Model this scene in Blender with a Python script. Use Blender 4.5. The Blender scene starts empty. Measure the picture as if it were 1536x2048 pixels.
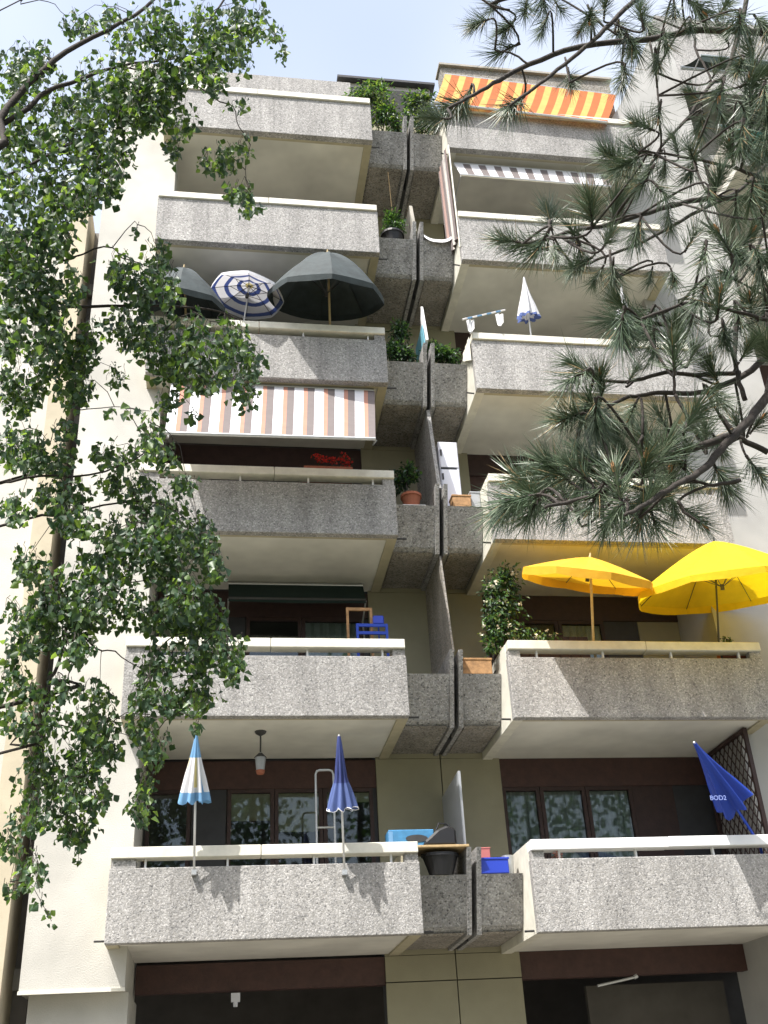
import bpy, bmesh, math, random
from mathutils import Vector, Matrix
R = math.radians
rnd = random.Random(7)
scene = bpy.context.scene
col = scene.collection

# ------------------------------------------------------------------ camera
CAM = Vector((0.0, -13.9225, 1.6))
YAW, PIT, ROL, FPX = 0.1709, 0.5106, -0.0579, 2147.57
fw = Vector((math.sin(YAW)*math.cos(PIT), math.cos(YAW)*math.cos(PIT), math.sin(PIT)))
rt0 = Vector((math.cos(YAW), -math.sin(YAW), 0)); up0 = rt0.cross(fw)
rt = rt0*math.cos(ROL)+up0*math.sin(ROL); up = -rt0*math.sin(ROL)+up0*math.cos(ROL)
cam = bpy.data.cameras.new('camera'); camo = bpy.data.objects.new('camera', cam); col.objects.link(camo)
m = Matrix.Identity(4)
for i in range(3):
    m[i][0] = rt[i]; m[i][1] = up[i]; m[i][2] = -fw[i]; m[i][3] = CAM[i]
camo.matrix_world = m
cam.sensor_fit = 'VERTICAL'; cam.sensor_height = 24; cam.lens = 24*FPX/2048
cam.clip_start = .05; cam.clip_end = 2000
scene.camera = camo
scene.render.resolution_x = 768; scene.render.resolution_y = 1024

# ------------------------------------------------------------------ sky, sun, exposure
VEIL = 0.0
KX, KZ = 1.0, 2.3                     # sun ray: (KX, 1, -KZ)
L = Vector((KX, 1, -KZ)).normalized()
ELEV = math.asin(-L.z); AZ = math.atan2(-L.x, -L.y)     # direction towards the sun, from +Y clockwise
w = bpy.data.worlds.new('World'); scene.world = w; w.use_nodes = True
nt = w.node_tree; nt.nodes.clear()
sky = nt.nodes.new('ShaderNodeTexSky'); sky.sky_type = 'NISHITA'; sky.sun_disc = False
sky.sun_elevation = ELEV; sky.sun_rotation = AZ; sky.air_density = 1.0; sky.dust_density = 4.0; sky.ozone_density = 1.0
bg = nt.nodes.new('ShaderNodeBackground'); bg.inputs['Strength'].default_value = 0.15
wo = nt.nodes.new('ShaderNodeOutputWorld')
# thin high haze: broad soft veils of white over the whole dome
tc = nt.nodes.new('ShaderNodeTexCoord')
vn = nt.nodes.new('ShaderNodeTexNoise'); vn.inputs['Scale'].default_value = 1.15; vn.inputs['Detail'].default_value = 3
vm = nt.nodes.new('ShaderNodeMapping'); vm.inputs['Location'].default_value = (VEIL, 0, 0)
vr = nt.nodes.new('ShaderNodeMapRange'); vr.inputs[1].default_value = .40; vr.inputs[2].default_value = .62; vr.inputs[3].default_value = .15; vr.inputs[4].default_value = .85
va = nt.nodes.new('ShaderNodeMixRGB'); va.blend_type = 'MIX'; va.inputs[2].default_value = (3.0, 3.2, 3.55, 1)
nt.links.new(tc.outputs['Generated'], vm.inputs[0]); nt.links.new(vm.outputs[0], vn.inputs['Vector']); nt.links.new(vn.outputs['Fac'], vr.inputs[0])
nt.links.new(vr.outputs[0], va.inputs[0]); nt.links.new(sky.outputs[0], va.inputs[1]); nt.links.new(va.outputs[0], bg.inputs[0]); nt.links.new(bg.outputs[0], wo.inputs[0])
sl = bpy.data.lights.new('sun', 'SUN'); sl.energy = 3.3; sl.angle = R(.55); sl.color = (1, .97, .93)
so = bpy.data.objects.new('sun', sl); col.objects.link(so)
so.rotation_euler = L.to_track_quat('-Z', 'Y').to_euler()
scene.view_settings.view_transform = 'Standard'; scene.view_settings.look = 'None'
scene.view_settings.exposure = 1.27; scene.view_settings.gamma = 1
cy = scene.cycles
cy.max_bounces = 6; cy.diffuse_bounces = 3; cy.glossy_bounces = 2; cy.transmission_bounces = 3; cy.transparent_max_bounces = 6
cy.caustics_reflective = False; cy.caustics_refractive = False

# ------------------------------------------------------------------ helpers
def at(u, v, Y):
    d = fw + rt*((u-768)/FPX) - up*((v-1024)/FPX)
    t = (Y-CAM.y)/d.y
    return CAM + d*t
def atx(u, v, X):
    d = fw + rt*((u-768)/FPX) - up*((v-1024)/FPX)
    return CAM + d*((X-CAM.x)/d.x)

def link(o, parent=None):
    col.objects.link(o)
    if parent is not None: o.parent = parent
    return o
def tag(o, label=None, cat=None, group=None, kind=None):
    if label: o['label'] = label
    if cat: o['category'] = cat
    if group: o['group'] = group
    if kind: o['kind'] = kind
    return o
def empty(name, loc=(0,0,0)):
    o = bpy.data.objects.new(name, None); o.location = loc; o.empty_display_size = .1
    return link(o)

class MB:
    def __init__(s, off=(0,0,0)): s.v=[]; s.f=[]; s.mi=[]; s.off=Vector(off)
    def add(s, vs, fs, mi=0):
        b=len(s.v); s.v += [Vector(p)-s.off for p in vs]; s.f += [[b+i for i in f] for f in fs]; s.mi += [mi]*len(fs); return s
    def box(s, x0,x1,y0,y1,z0,z1, mi=0):
        vs=[(x,y,z) for z in (z0,z1) for y in (y0,y1) for x in (x0,x1)]
        return s.add(vs,[(0,2,3,1),(4,5,7,6),(0,1,5,4),(2,6,7,3),(0,4,6,2),(1,3,7,5)],mi)
    def prism(s, poly, ax, a, b, mi=0):
        # poly in the two other axes (order x,y,z without ax)
        def mk(p,c):
            q=list(p); q.insert('xyz'.index(ax),c); return q
        n=len(poly); vs=[mk(p,a) for p in poly]+[mk(p,b) for p in poly]
        fs=[tuple(range(n))[::-1], tuple(range(n,2*n))]+[(i,(i+1)%n,n+(i+1)%n,n+i) for i in range(n)]
        return s.add(vs,fs,mi)
    def quad(s,a,b,c,d,mi=0): return s.add([a,b,c,d],[(0,1,2,3)],mi)
    def tube(s, pts, rad, n=6, mi=0, cap=True):
        pts=[Vector(p) for p in pts]
        if not isinstance(rad,(list,tuple)): rad=[rad]*len(pts)
        vs=[]; fs=[]; ref=None
        for i,p in enumerate(pts):
            t=(pts[min(i+1,len(pts)-1)]-pts[max(i-1,0)])
            if t.length<1e-9: t=Vector((0,0,1))
            t.normalize()
            if ref is None: ref=t.orthogonal().normalized()
            a=(ref-t*ref.dot(t))
            if a.length<1e-6: a=t.orthogonal()
            a.normalize(); ref=a; b=t.cross(a)
            for k in range(n):
                th=2*math.pi*k/n; vs.append(p+(a*math.cos(th)+b*math.sin(th))*rad[i])
        for i in range(len(pts)-1):
            for k in range(n):
                fs.append((i*n+k,i*n+(k+1)%n,(i+1)*n+(k+1)%n,(i+1)*n+k))
        if cap: fs.append(tuple(range(n))[::-1]); fs.append(tuple(range((len(pts)-1)*n,len(pts)*n)))
        return s.add(vs,fs,mi)
    def mesh(s, name, mats, smooth=False):
        me=bpy.data.meshes.new(name); me.from_pydata([tuple(p) for p in s.v],[],s.f)
        for mt in (mats if isinstance(mats,(list,tuple)) else [mats]): me.materials.append(mt)
        me.polygons.foreach_set('material_index', s.mi)
        if smooth: me.polygons.foreach_set('use_smooth',[True]*len(s.f))
        me.update(); return me
    def build(s, name, mats, parent=None, smooth=False, bevel=0, fix=True):
        me=s.mesh(name,mats,smooth)
        if fix:
            bm=bmesh.new(); bm.from_mesh(me); bmesh.ops.recalc_face_normals(bm,faces=bm.faces)
            if bevel: bmesh.ops.bevel(bm,geom=list(bm.edges),offset=bevel,segments=1,affect='EDGES',profile=.5)
            bm.to_mesh(me); bm.free()
        o=bpy.data.objects.new(name,me); o.location=s.off
        if parent is not None and parent.type!='EMPTY':
            o.location=s.off-Vector(parent.location)
        elif parent is not None: o.location=s.off-Vector(parent.location)
        return link(o,parent)

def dup(src, parent, loc=None):
    c=src.copy(); link(c,parent)
    if loc is not None: c.location=loc
    return c
def dup_tree(src, parent, loc):
    c=dup(src,parent,loc)
    for ch in src.children:
        d=dup(ch,c)
    return c

# ------------------------------------------------------------------ materials
def mat(name, color, rough=.7, noise=.0, nscale=4, bump=0, bscale=60, metal=0, transl=None, spec=None, coat=0):
    mt=bpy.data.materials.new(name); mt.use_nodes=True; n=mt.node_tree; nd=n.nodes; lk=n.links
    p=nd['Principled BSDF']; p.inputs['Roughness'].default_value=rough; p.inputs['Metallic'].default_value=metal
    if spec is not None: p.inputs['Specular IOR Level'].default_value=spec
    c=(*color,1)
    p.inputs['Base Color'].default_value=c
    geo=nd.new('ShaderNodeNewGeometry')
    csock=None
    if noise:
        t=nd.new('ShaderNodeTexNoise'); t.inputs['Scale'].default_value=nscale; t.inputs['Detail'].default_value=3; t.inputs['Roughness'].default_value=.62
        lk.new(geo.outputs['Position'],t.inputs['Vector'])
        r=nd.new('ShaderNodeMapRange'); r.inputs[1].default_value=.3; r.inputs[2].default_value=.7; r.inputs[3].default_value=1-noise; r.inputs[4].default_value=1+noise*.6
        lk.new(t.outputs['Fac'],r.inputs[0])
        mx=nd.new('ShaderNodeVectorMath'); mx.operation='SCALE'; mx.inputs[0].default_value=color
        lk.new(r.outputs[0],mx.inputs['Scale']); lk.new(mx.outputs[0],p.inputs['Base Color']); csock=mx.outputs[0]
    if bump:
        t=nd.new('ShaderNodeTexNoise'); t.inputs['Scale'].default_value=bscale; t.inputs['Detail'].default_value=2
        lk.new(geo.outputs['Position'],t.inputs['Vector'])
        b=nd.new('ShaderNodeBump'); b.inputs['Strength'].default_value=bump; b.inputs['Distance'].default_value=.01
        lk.new(t.outputs['Fac'],b.inputs['Height']); lk.new(b.outputs[0],p.inputs['Normal'])
    if transl:
        tr=nd.new('ShaderNodeBsdfTranslucent'); tr.inputs[0].default_value=(*transl[0],1)
        if len(transl)>2 and csock: pass
        ms=nd.new('ShaderNodeMixShader'); ms.inputs[0].default_value=transl[1]
        lk.new(p.outputs[0],ms.inputs[1]); lk.new(tr.outputs[0],ms.inputs[2]); lk.new(ms.outputs[0],nd['Material Output'].inputs[0])
    return mt

def aggregate(name, stops, scale=50, bump=.35):
    mt=bpy.data.materials.new(name); mt.use_nodes=True; n=mt.node_tree; nd=n.nodes; lk=n.links
    p=nd['Principled BSDF']; p.inputs['Roughness'].default_value=.85; p.inputs['Specular IOR Level'].default_value=.3
    geo=nd.new('ShaderNodeNewGeometry')
    wn=nd.new('ShaderNodeTexNoise'); wn.inputs['Scale'].default_value=30; lk.new(geo.outputs['Position'],wn.inputs['Vector'])
    ad=nd.new('ShaderNodeMixRGB'); ad.blend_type='LINEAR_LIGHT'; ad.inputs[0].default_value=.02
    lk.new(geo.outputs['Position'],ad.inputs[1]); lk.new(wn.outputs['Color'],ad.inputs[2])
    v=nd.new('ShaderNodeTexVoronoi'); v.inputs['Scale'].default_value=scale; lk.new(ad.outputs[0],v.inputs['Vector'])
    sep=nd.new('ShaderNodeSeparateColor'); lk.new(v.outputs['Color'],sep.inputs[0])
    cr=nd.new('ShaderNodeValToRGB'); cr.color_ramp.interpolation='LINEAR'
    els=cr.color_ramp.elements
    while len(els)>1: els.remove(els[-1])
    els[0].position=stops[0][0]; els[0].color=(*stops[0][1],1)
    for pos,c in stops[1:]:
        e=els.new(pos); e.color=(*c,1)
    lk.new(sep.outputs[0],cr.inputs[0])
    # mortar between the pebbles
    mr=nd.new('ShaderNodeMapRange'); mr.inputs[1].default_value=.45; mr.inputs[2].default_value=.75; lk.new(v.outputs['Distance'],mr.inputs[0])
    mo=nd.new('ShaderNodeMixRGB'); mo.inputs[2].default_value=(.30,.29,.27,1); lk.new(mr.outputs[0],mo.inputs[0]); lk.new(cr.outputs[0],mo.inputs[1])
    # dirt: broad clouds and drip streaks
    mp=nd.new('ShaderNodeMapping'); mp.inputs['Scale'].default_value=(2.3,2.3,.5); lk.new(geo.outputs['Position'],mp.inputs[0])
    ns=nd.new('ShaderNodeTexNoise'); ns.inputs['Scale'].default_value=1.3; ns.inputs['Detail'].default_value=5; lk.new(mp.outputs[0],ns.inputs['Vector'])
    rr=nd.new('ShaderNodeMapRange'); rr.inputs[1].default_value=.3; rr.inputs[2].default_value=.7; rr.inputs[3].default_value=.74; rr.inputs[4].default_value=1.12; lk.new(ns.outputs['Fac'],rr.inputs[0])
    sc=nd.new('ShaderNodeVectorMath'); sc.operation='SCALE'; lk.new(mo.outputs[0],sc.inputs[0]); lk.new(rr.outputs[0],sc.inputs['Scale'])
    # rain runs: narrow streaks that come and go
    m2=nd.new('ShaderNodeMapping'); m2.inputs['Scale'].default_value=(11,11,.30); lk.new(geo.outputs['Position'],m2.inputs[0])
    n2=nd.new('ShaderNodeTexNoise'); n2.inputs['Scale'].default_value=1; n2.inputs['Detail'].default_value=3; lk.new(m2.outputs[0],n2.inputs['Vector'])
    r2=nd.new('ShaderNodeMapRange'); r2.inputs[1].default_value=.56; r2.inputs[2].default_value=.72; r2.inputs[3].default_value=1.0; r2.inputs[4].default_value=.80; lk.new(n2.outputs['Fac'],r2.inputs[0])
    s2=nd.new('ShaderNodeVectorMath'); s2.operation='SCALE'; lk.new(sc.outputs[0],s2.inputs[0]); lk.new(r2.outputs[0],s2.inputs['Scale'])
    lk.new(s2.outputs[0],p.inputs['Base Color'])
    b=nd.new('ShaderNodeBump'); b.invert=True; b.inputs['Strength'].default_value=bump; b.inputs['Distance'].default_value=.012
    lk.new(v.outputs['Distance'],b.inputs['Height']); lk.new(b.outputs[0],p.inputs['Normal'])
    return mt

def glass(name, tint=(.55,.6,.58), refl=1.0):
    mt=bpy.data.materials.new(name); mt.use_nodes=True; n=mt.node_tree; nd=n.nodes; lk=n.links
    nd.remove(nd['Principled BSDF'])
    tr=nd.new('ShaderNodeBsdfTransparent'); tr.inputs[0].default_value=(*tint,1)
    gl=nd.new('ShaderNodeBsdfGlossy'); gl.inputs['Roughness'].default_value=.02; gl.inputs[0].default_value=(.9,.95,1,1)
    nz=nd.new('ShaderNodeTexNoise'); nz.inputs['Scale'].default_value=1.6; geo=nd.new('ShaderNodeNewGeometry'); lk.new(geo.outputs['Position'],nz.inputs['Vector'])
    bp=nd.new('ShaderNodeBump'); bp.inputs['Strength'].default_value=.06; bp.inputs['Distance'].default_value=.01; lk.new(nz.outputs['Fac'],bp.inputs['Height']); lk.new(bp.outputs[0],gl.inputs['Normal'])
    fr=nd.new('ShaderNodeFresnel'); fr.inputs[0].default_value=1.55
    ms=nd.new('ShaderNodeMixShader'); lk.new(fr.outputs[0],ms.inputs[0]); lk.new(tr.outputs[0],ms.inputs[1]); lk.new(gl.outputs[0],ms.inputs[2])
    lk.new(ms.outputs[0],nd['Material Output'].inputs[0]); return mt

M={}
PEB=[(0,(.15,.148,.145)),(.14,(.28,.275,.267)),(.45,(.365,.355,.34)),(.8,(.44,.425,.405)),(1,(.55,.535,.515))]
M['agg']=aggregate('exposed_pebble_concrete',PEB)
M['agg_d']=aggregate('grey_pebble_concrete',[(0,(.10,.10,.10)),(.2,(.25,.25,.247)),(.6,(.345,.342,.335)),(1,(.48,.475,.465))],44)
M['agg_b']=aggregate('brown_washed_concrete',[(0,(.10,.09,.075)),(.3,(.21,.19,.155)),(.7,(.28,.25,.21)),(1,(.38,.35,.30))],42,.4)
M['conc']=mat('smooth_concrete',(.36,.34,.29),.85,.25,3,.25,40)
M['soffit']=mat('cream_soffit_paint',(.66,.645,.58),.8,.2,.9,.2,50)
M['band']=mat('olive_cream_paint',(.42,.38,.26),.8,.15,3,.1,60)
M['white']=mat('white_render',(.53,.515,.465),.85,.18,.9,.4,60)
M['grey_wall']=mat('light_grey_render',(.40,.395,.375),.85,.15,1.0,.35,70)
M['cream']=mat('cream_render',(.30,.28,.19),.85,.1,1.6,.2,90)
M['tan']=mat('tan_render',(.50,.44,.32),.85,.12,2,.2,90)
M['gar']=mat('dull_brown_panel',(.10,.09,.075),.8,.2,2)
M['recess']=mat('grey_brown_panel',(.17,.155,.135),.8,.2,2)
M['joint']=mat('dark_joint',(.03,.03,.03),.9)
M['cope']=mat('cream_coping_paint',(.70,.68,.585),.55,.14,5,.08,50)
M['copew']=mat('white_coping_paint',(.84,.85,.86),.45,.04,3)
M['metal']=mat('galvanised_steel',(.55,.56,.56),.4,.1,12,0,60,.7)
M['dmetal']=mat('dark_steel',(.06,.06,.06),.5,.1,10,0,60,.4)
M['brown']=mat('dark_brown_timber',(.040,.020,.017),.6,.25,9,.2,30)
M['brown2']=mat('reddish_brown_timber',(.060,.027,.021),.6,.25,9,.2,30)
M['char']=mat('charcoal_panel',(.03,.03,.033),.55,.2,6)
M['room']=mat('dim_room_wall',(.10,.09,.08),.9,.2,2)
M['glass']=glass('window_glass',(.75,.8,.78))
M['blind']=mat('beige_blind',(.72,.62,.44),.85,.12,14)
M['curt']=mat('white_net_curtain',(.75,.77,.73),.9,.15,18,transl=((.6,.62,.6),.4))
M['yellow']=mat('yellow_canvas',(.85,.58,.012),.8,.12,4,.7,9,transl=((.95,.66,.01),.38))
M['yellow2']=mat('amber_canvas',(.82,.47,.03),.8,.12,4,.7,9,transl=((.90,.52,.02),.34))
M['grn']=mat('grey_green_canvas',(.048,.062,.064),.8,.25,5,.4,12,transl=((.015,.018,.018),.10))
M['cwhite']=mat('white_canvas',(.80,.80,.82),.85,.05,6,.1,160,transl=((.75,.75,.78),.25))
M['cblue']=mat('blue_canvas',(.11,.16,.38),.8,.08,6,.1,160,transl=((.05,.08,.28),.2))
M['cnavy']=mat('navy_canvas',(.045,.065,.22),.8,.15,8,.1,160,transl=((.04,.06,.2),.12))
M['cyel']=mat('pale_yellow_canvas',(.72,.62,.28),.8,.08,6,transl=((.7,.6,.25),.2))
M['clblue']=mat('light_blue_canvas',(.18,.38,.62),.8,.08,6,transl=((.2,.4,.6),.2))
M['royal']=mat('royal_blue_canvas',(.012,.055,.42),.55,.08,6,.1,160,transl=((.01,.05,.4),.15))
M['ltext']=mat('pale_blue_print',(.22,.29,.62),.7)
M['peach']=mat('peach_canvas',(.48,.24,.17),.85,.1,8,transl=((.45,.22,.15),.2))
M['taupe']=mat('taupe_canvas',(.17,.145,.14),.85,.08,8,transl=((.17,.14,.13),.15))
M['rose']=mat('dusty_rose_cloth',(.34,.22,.19),.85,.1,8)
M['stonecl']=mat('stone_cloth',(.5,.47,.43),.85,.1,8)
M['orange']=mat('orange_canvas',(.46,.13,.03),.85,.15,5,transl=((.5,.13,.02),.3))
M['gold']=mat('golden_canvas',(.66,.40,.11),.85,.15,5,transl=((.7,.4,.08),.3))
M['dkgreen']=mat('dark_green_canvas',(.006,.02,.016),.85,.1,8)
M['teal']=mat('teal_canvas',(.02,.16,.14),.85,.1,8,transl=((.02,.2,.17),.25))
M['turq']=mat('turquoise_panel',(.16,.42,.52),.6,.08,6)
M['frost']=mat('frosted_panel',(.50,.52,.54),.35,.06,5,transl=((.55,.57,.6),.3))
M['terra']=mat('terracotta',(.32,.11,.06),.85,.15,12,.2,60)
M['wood']=mat('orange_wood',(.36,.20,.085),.7,.35,14,.2,40)
M['wood2']=mat('pale_wood',(.42,.30,.15),.7,.2,14,.15,40)
M['plblue']=mat('blue_plastic',(.02,.05,.42),.4)
M['boxblue']=mat('blue_cardboard',(.05,.21,.40),.6,.2,10)
M['black']=mat('black_plastic',(.012,.012,.014),.45)
M['red']=mat('red_flower',(.62,.03,.02),.7,.2,20,transl=((.7,.05,.03),.25))
M['pinkred']=mat('brick_red_plastic',(.45,.14,.12),.6)
M['pink']=mat('pink_flower',(.75,.35,.30),.7)
M['wlaq']=mat('white_lacquer',(.72,.73,.80),.35,.03,4)
M['gwhite']=mat('white_cloth',(.80,.80,.80),.85)
M['polew']=mat('white_pole',(.78,.78,.78),.35)
M['polewood']=mat('wooden_pole',(.62,.48,.26),.6,.15,20)
M['leafA']=mat('birch_leaf',(.046,.088,.028),.45,.4,7,transl=((.16,.29,.03),.28))
M['leafB']=mat('birch_leaf_dark',(.028,.066,.028),.5,.3,7,transl=((.08,.17,.03),.22))
M['leafC']=mat('birch_leaf_yellowish',(.10,.17,.045),.4,.3,7,transl=((.32,.48,.06),.42))
M['bark']=mat('dark_bark',(.042,.034,.028),.9,.35,16,.6,40)
M['birchbark']=mat('pale_birch_bark',(.55,.52,.47),.8,.5,7,.4,30)
M['needle']=mat('pine_needle',(.10,.152,.085),.42,.35,9,transl=((.10,.17,.08),.18),spec=.6)
M['needleB']=mat('pine_needle_pale',(.20,.25,.16),.4,.3,9,transl=((.14,.2,.12),.18),spec=.6)
M['bud']=mat('orange_brown_bud',(.42,.20,.08),.8)
M['pl1']=mat('shrub_leaf',(.055,.13,.03),.5,.35,9,transl=((.15,.32,.03),.3))
M['pl2']=mat('shrub_leaf_dark',(.022,.055,.024),.5,.35,9,transl=((.05,.12,.03),.2))
M['pl3']=mat('shrub_leaf_yellow',(.14,.19,.04),.5,.3,9,transl=((.28,.4,.05),.3))
M['fruit']=mat('pale_blossom',(.75,.70,.55),.7)
M['soil']=mat('soil',(.05,.035,.025),.95)
M['ground']=mat('paving',(.24,.225,.20),.9,.2,.7,.3,20)
M['lawn']=mat('lawn_soil',(.135,.135,.10),.95,.3,1.5)

# ------------------------------------------------------------------ ground
g=MB(); g.quad((-300,-300,-.004),(300,-300,-.004),(300,300,-.004),(-300,300,-.004)); tag(g.build('ground',M['lawn'],fix=False),kind='structure')
g=MB(); g.quad((-25,-3.2,0),(30,-3.2,0),(30,6,0),(-25,6,0)); tag(g.build('forecourt_paving',M['ground'],fix=False),kind='structure')

# ------------------------------------------------------------------ the apartment building
Z0, FH, NF = 3.525, 2.8, 6
LX0,LX1,RX0,RX1 = -1.26,2.60,4.07,7.95
WL,WR,VL,VR = -1.02,2.40,4.33,7.74
WY, FY = 2.03, .45       # window wall plane, front plane of the side walls
HP, HC = .867, 1.1115
bld=empty('apartment_building',(3.3,2,0))
tag(bld,'tall cream and pebble concrete apartment block with stacked balconies and planter boxes','building')
def bpart(mb,name,mt,parent=bld,**k):
    return mb.build(name,mt,parent,**k)

def make_balcony(x0,x1,n,side,gap,cope_mat):
    z=Z0+FH*n-(.03 if side=='R' else 0)
    O=Vector((x0,0,z)); W=x1-x0; hp=HP+(.03 if side=='R' else 0); hc=HC+(.03 if side=='R' else 0)
    b=MB(O); b.box(x0,x1,0,.13,z,z+(hp if gap else hc-.135))
    pan=bpart(b,'balcony',M['agg'],bevel=.008)
    def sub(mb,name,mt,**k):
        o=mb.build(name,mt,None,**k); o.parent=pan; o.location=mb.off-O; return o
    cuts=[x0+.01,x0+W*rnd.uniform(.44,.56),x1-.012]
    for i in range(2):
        dy,dz_=rnd.uniform(-.004,.004),rnd.uniform(-.004,.004)
        c=MB(O); c.box(cuts[i]+(.003 if i else 0),cuts[i+1]-(0 if i else .003),-.035+dy,.17,z+hc-.135+dz_,z+hc+dz_); sub(c,'coping',cope_mat,bevel=.008)
    if gap:
        for (a,e) in ((x0+.015,x0+.015+(.30 if side=='L' else .17)),(x1-.19,x1-.015)):
            c=MB(O); c.box(a,e,.004,.126,z+hp,z+hc-.135); sub(c,'end_block',M['agg'])
        k=3
        for i in range(k+1):
            xx=x0+.44+i*(W-.75)/k+rnd.uniform(-.05,.05)
            c=MB(O); c.box(xx-.013,xx+.013,.04,.09,z+hp,z+hc-.135); sub(c,'post',M['polew'])
    # side walls of the balcony box
    for (a,e,far) in ((x0+.002,x0+.15,(.62 if side=='R' else .45)+.3),(x1-.15,x1-.002,1.0 if side=='L' else .82)):
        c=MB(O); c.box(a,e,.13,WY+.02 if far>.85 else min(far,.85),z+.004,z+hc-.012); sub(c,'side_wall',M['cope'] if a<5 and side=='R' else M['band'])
    s=MB(O); s.box(x0+.15,x1-.15,.13,WY+.02,z+.03,z+.22); sub(s,'soffit_slab',M['soffit'])
    # olive painted fillet along the front of the soffit
    s=MB(O); s.box(x0+.15,x1-.15,.13,.19,z+.008,z+.03); sub(s,'drip_edge',M['band'])
    s=MB(O)
    xs=x1 if side=='L' else x0; d=.16 if side=='L' else -.13
    s.tube([(xs-d*.1,.22,z+.05),(xs+d,.20,z+.045)],.014,6); sub(s,'drain_spout',M['dmetal'])
    if side=='L' and n==0:
        s=MB(O); s.tube([(x0+.02,.2,z+.06),(x0-.14,.2,z+.06)],.013,6); sub(s,'drain_spout',M['dmetal'])
    return pan
for n in range(NF):
    make_balcony(LX0,LX1,n,'L',n<4,M['cope'])
    make_balcony(RX0,RX1,n,'R',n<3,M['copew'] if n==0 else M['cope'])

# planter boxes between the two stacks
for n in range(NF):
    z=Z0+FH*n
    for side in 'LR':
        x0,x1=(LX1+.006,3.30) if side=='L' else (3.50,RX0-.006)
        O=Vector((x0,.75,z)); b=MB(O)
        # sloping front, open trough on top
        prof=[(.43,.775),(.70,.17),(.78,.10),(WY-.03,.085),(WY-.03,.775),(.95,.775),(.95,.45),(.60,.45),(.52,.775)]
        b.prism([(y,z+h) for y,h in prof],'x',x0,x1)
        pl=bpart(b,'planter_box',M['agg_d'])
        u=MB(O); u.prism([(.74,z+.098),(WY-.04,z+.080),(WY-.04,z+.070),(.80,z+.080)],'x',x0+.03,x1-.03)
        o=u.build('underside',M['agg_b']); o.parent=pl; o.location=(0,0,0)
        s=MB(O); s.box(x0+.02,x1-.02,.605,.945,z+.45,z+.765)
        o=s.build('soil',M['soil']); o.parent=pl; o.location=(0,0,0)
        # cheek wall next to the central slot
        c0,c1=(3.302,3.365) if side=='L' else (3.435,3.498)
        O=Vector((c0,.7,z)); c=MB(O); c.prism([(.30,z+1.10),(.70,z+.06),(WY-.02,z+.04),(WY-.02,z+1.10)],'x',c0,c1)
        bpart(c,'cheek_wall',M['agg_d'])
    s=MB(); s.box(3.366,3.434,1.25,WY-.03,z+.06,z+1.05); bpart(s,'slot_infill',M['joint'])

# privacy screens standing on the party line
def screen(n,prof,x0,x1,mt,name='partition_screen'):
    z=Z0+FH*n; b=MB(Vector((x0,1.2,z))); b.prism([(y,z+h) for y,h in prof],'x',x0,x1); return bpart(b,name,mt)
screen(0,[(.82,1.12),(.80,2.26),(WY-.02,2.20),(WY-.02,1.10)],3.385,3.42,M['frost'])
sc=screen(1,[(.42,1.12),(.76,2.86),(WY-.02,2.84),(WY-.02,1.12)],3.37,3.40,M['agg_b'])
z=Z0+FH; k=26
for i in range(k):            # scalloped woven front edge
    t=i/k; y=.42+.34*t; h=1.12+1.72*t
    b=MB((3.36,y,z+h)); b.tube([(3.378,y-.012,z+h),(3.392,y-.028,z+h+.03),(3.385,y-.006,z+h+.062)],.014,5)
    o=b.build('woven_edge_loop',M['gwhite']); o.parent=sc; o.location=b.off-Vector(sc.location)
screen(2,[(.46,1.12),(.80,2.86),(WY-.02,2.84),(WY-.02,1.12)],3.37,3.43,M['agg_d'])
sc=screen(3,[(.50,1.12),(.62,1.75),(1.3,1.75),(1.3,1.12)],3.38,3.39,M['turq'])
b=MB((3.40,.8,Z0+3*FH)); zz=Z0+3*FH; b.prism([(.52,zz+1.35),(.72,zz+2.25),(.9,zz+1.9),(.9,zz+1.2)],'x',3.41,3.45); bpart(b,'partition_screen',M['gwhite'])
screen(4,[(.55,1.12),(.75,1.95),(WY-.02,1.95),(WY-.02,1.12)],3.36,3.42,M['conc'])

# central pier: backing and facing panels with open joints
b=MB(); b.box(WR,VL,WY+.03,WY+.3,0,Z0+FH*NF+1.2); pier=bpart(b,'pier',M['joint'])
for n in range(-1,NF):
    z=Z0+FH*n
    segs=[(z+.004,z+FH-.004)] if n>=0 else [(.02,3.175),(3.19,Z0-.004)]
    for (a,e) in segs:
        for (x0,x1) in ((WR,3.394),(3.41,VL)):
            c=MB((x0,WY,a)); c.box(x0,x1,WY-.02,WY+.028,a,e); o=c.build('facing_panel',M['cream'],None); o.parent=pier; o.location=c.off

# side walls
b=MB(); b.prism([(-2.25,3.07),(WL,3.07),(WL,19.7),(-2.25,19.7)],'y',FY,WY+.4); bpart(b,'wall',M['white'])
b=MB(); b.box(-2.17,WL+.03,FY+.28,WY+.4,0,3.068); bpart(b,'plinth_wall',M['white'])
b=MB(); b.box(-2.26,WL+.004,FY-.02,FY+.02,3.05,3.09); bpart(b,'string_course',M['cope'])
b=MB(); b.prism([(VR,0),(9.7,0),(9.7,22.5),(9.1,22.2),(8.2,20.2),(VR,19.4)],'y',.8,WY+.4); bpart(b,'wall',M['grey_wall'])
# back rooms: floors and rear wall
for n in range(NF+1):
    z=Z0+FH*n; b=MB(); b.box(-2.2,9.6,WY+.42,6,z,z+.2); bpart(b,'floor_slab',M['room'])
b=MB(); b.box(-2.2,9.6,6,6.2,0,21.2); bpart(b,'rear_wall',M['room'])
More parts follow.
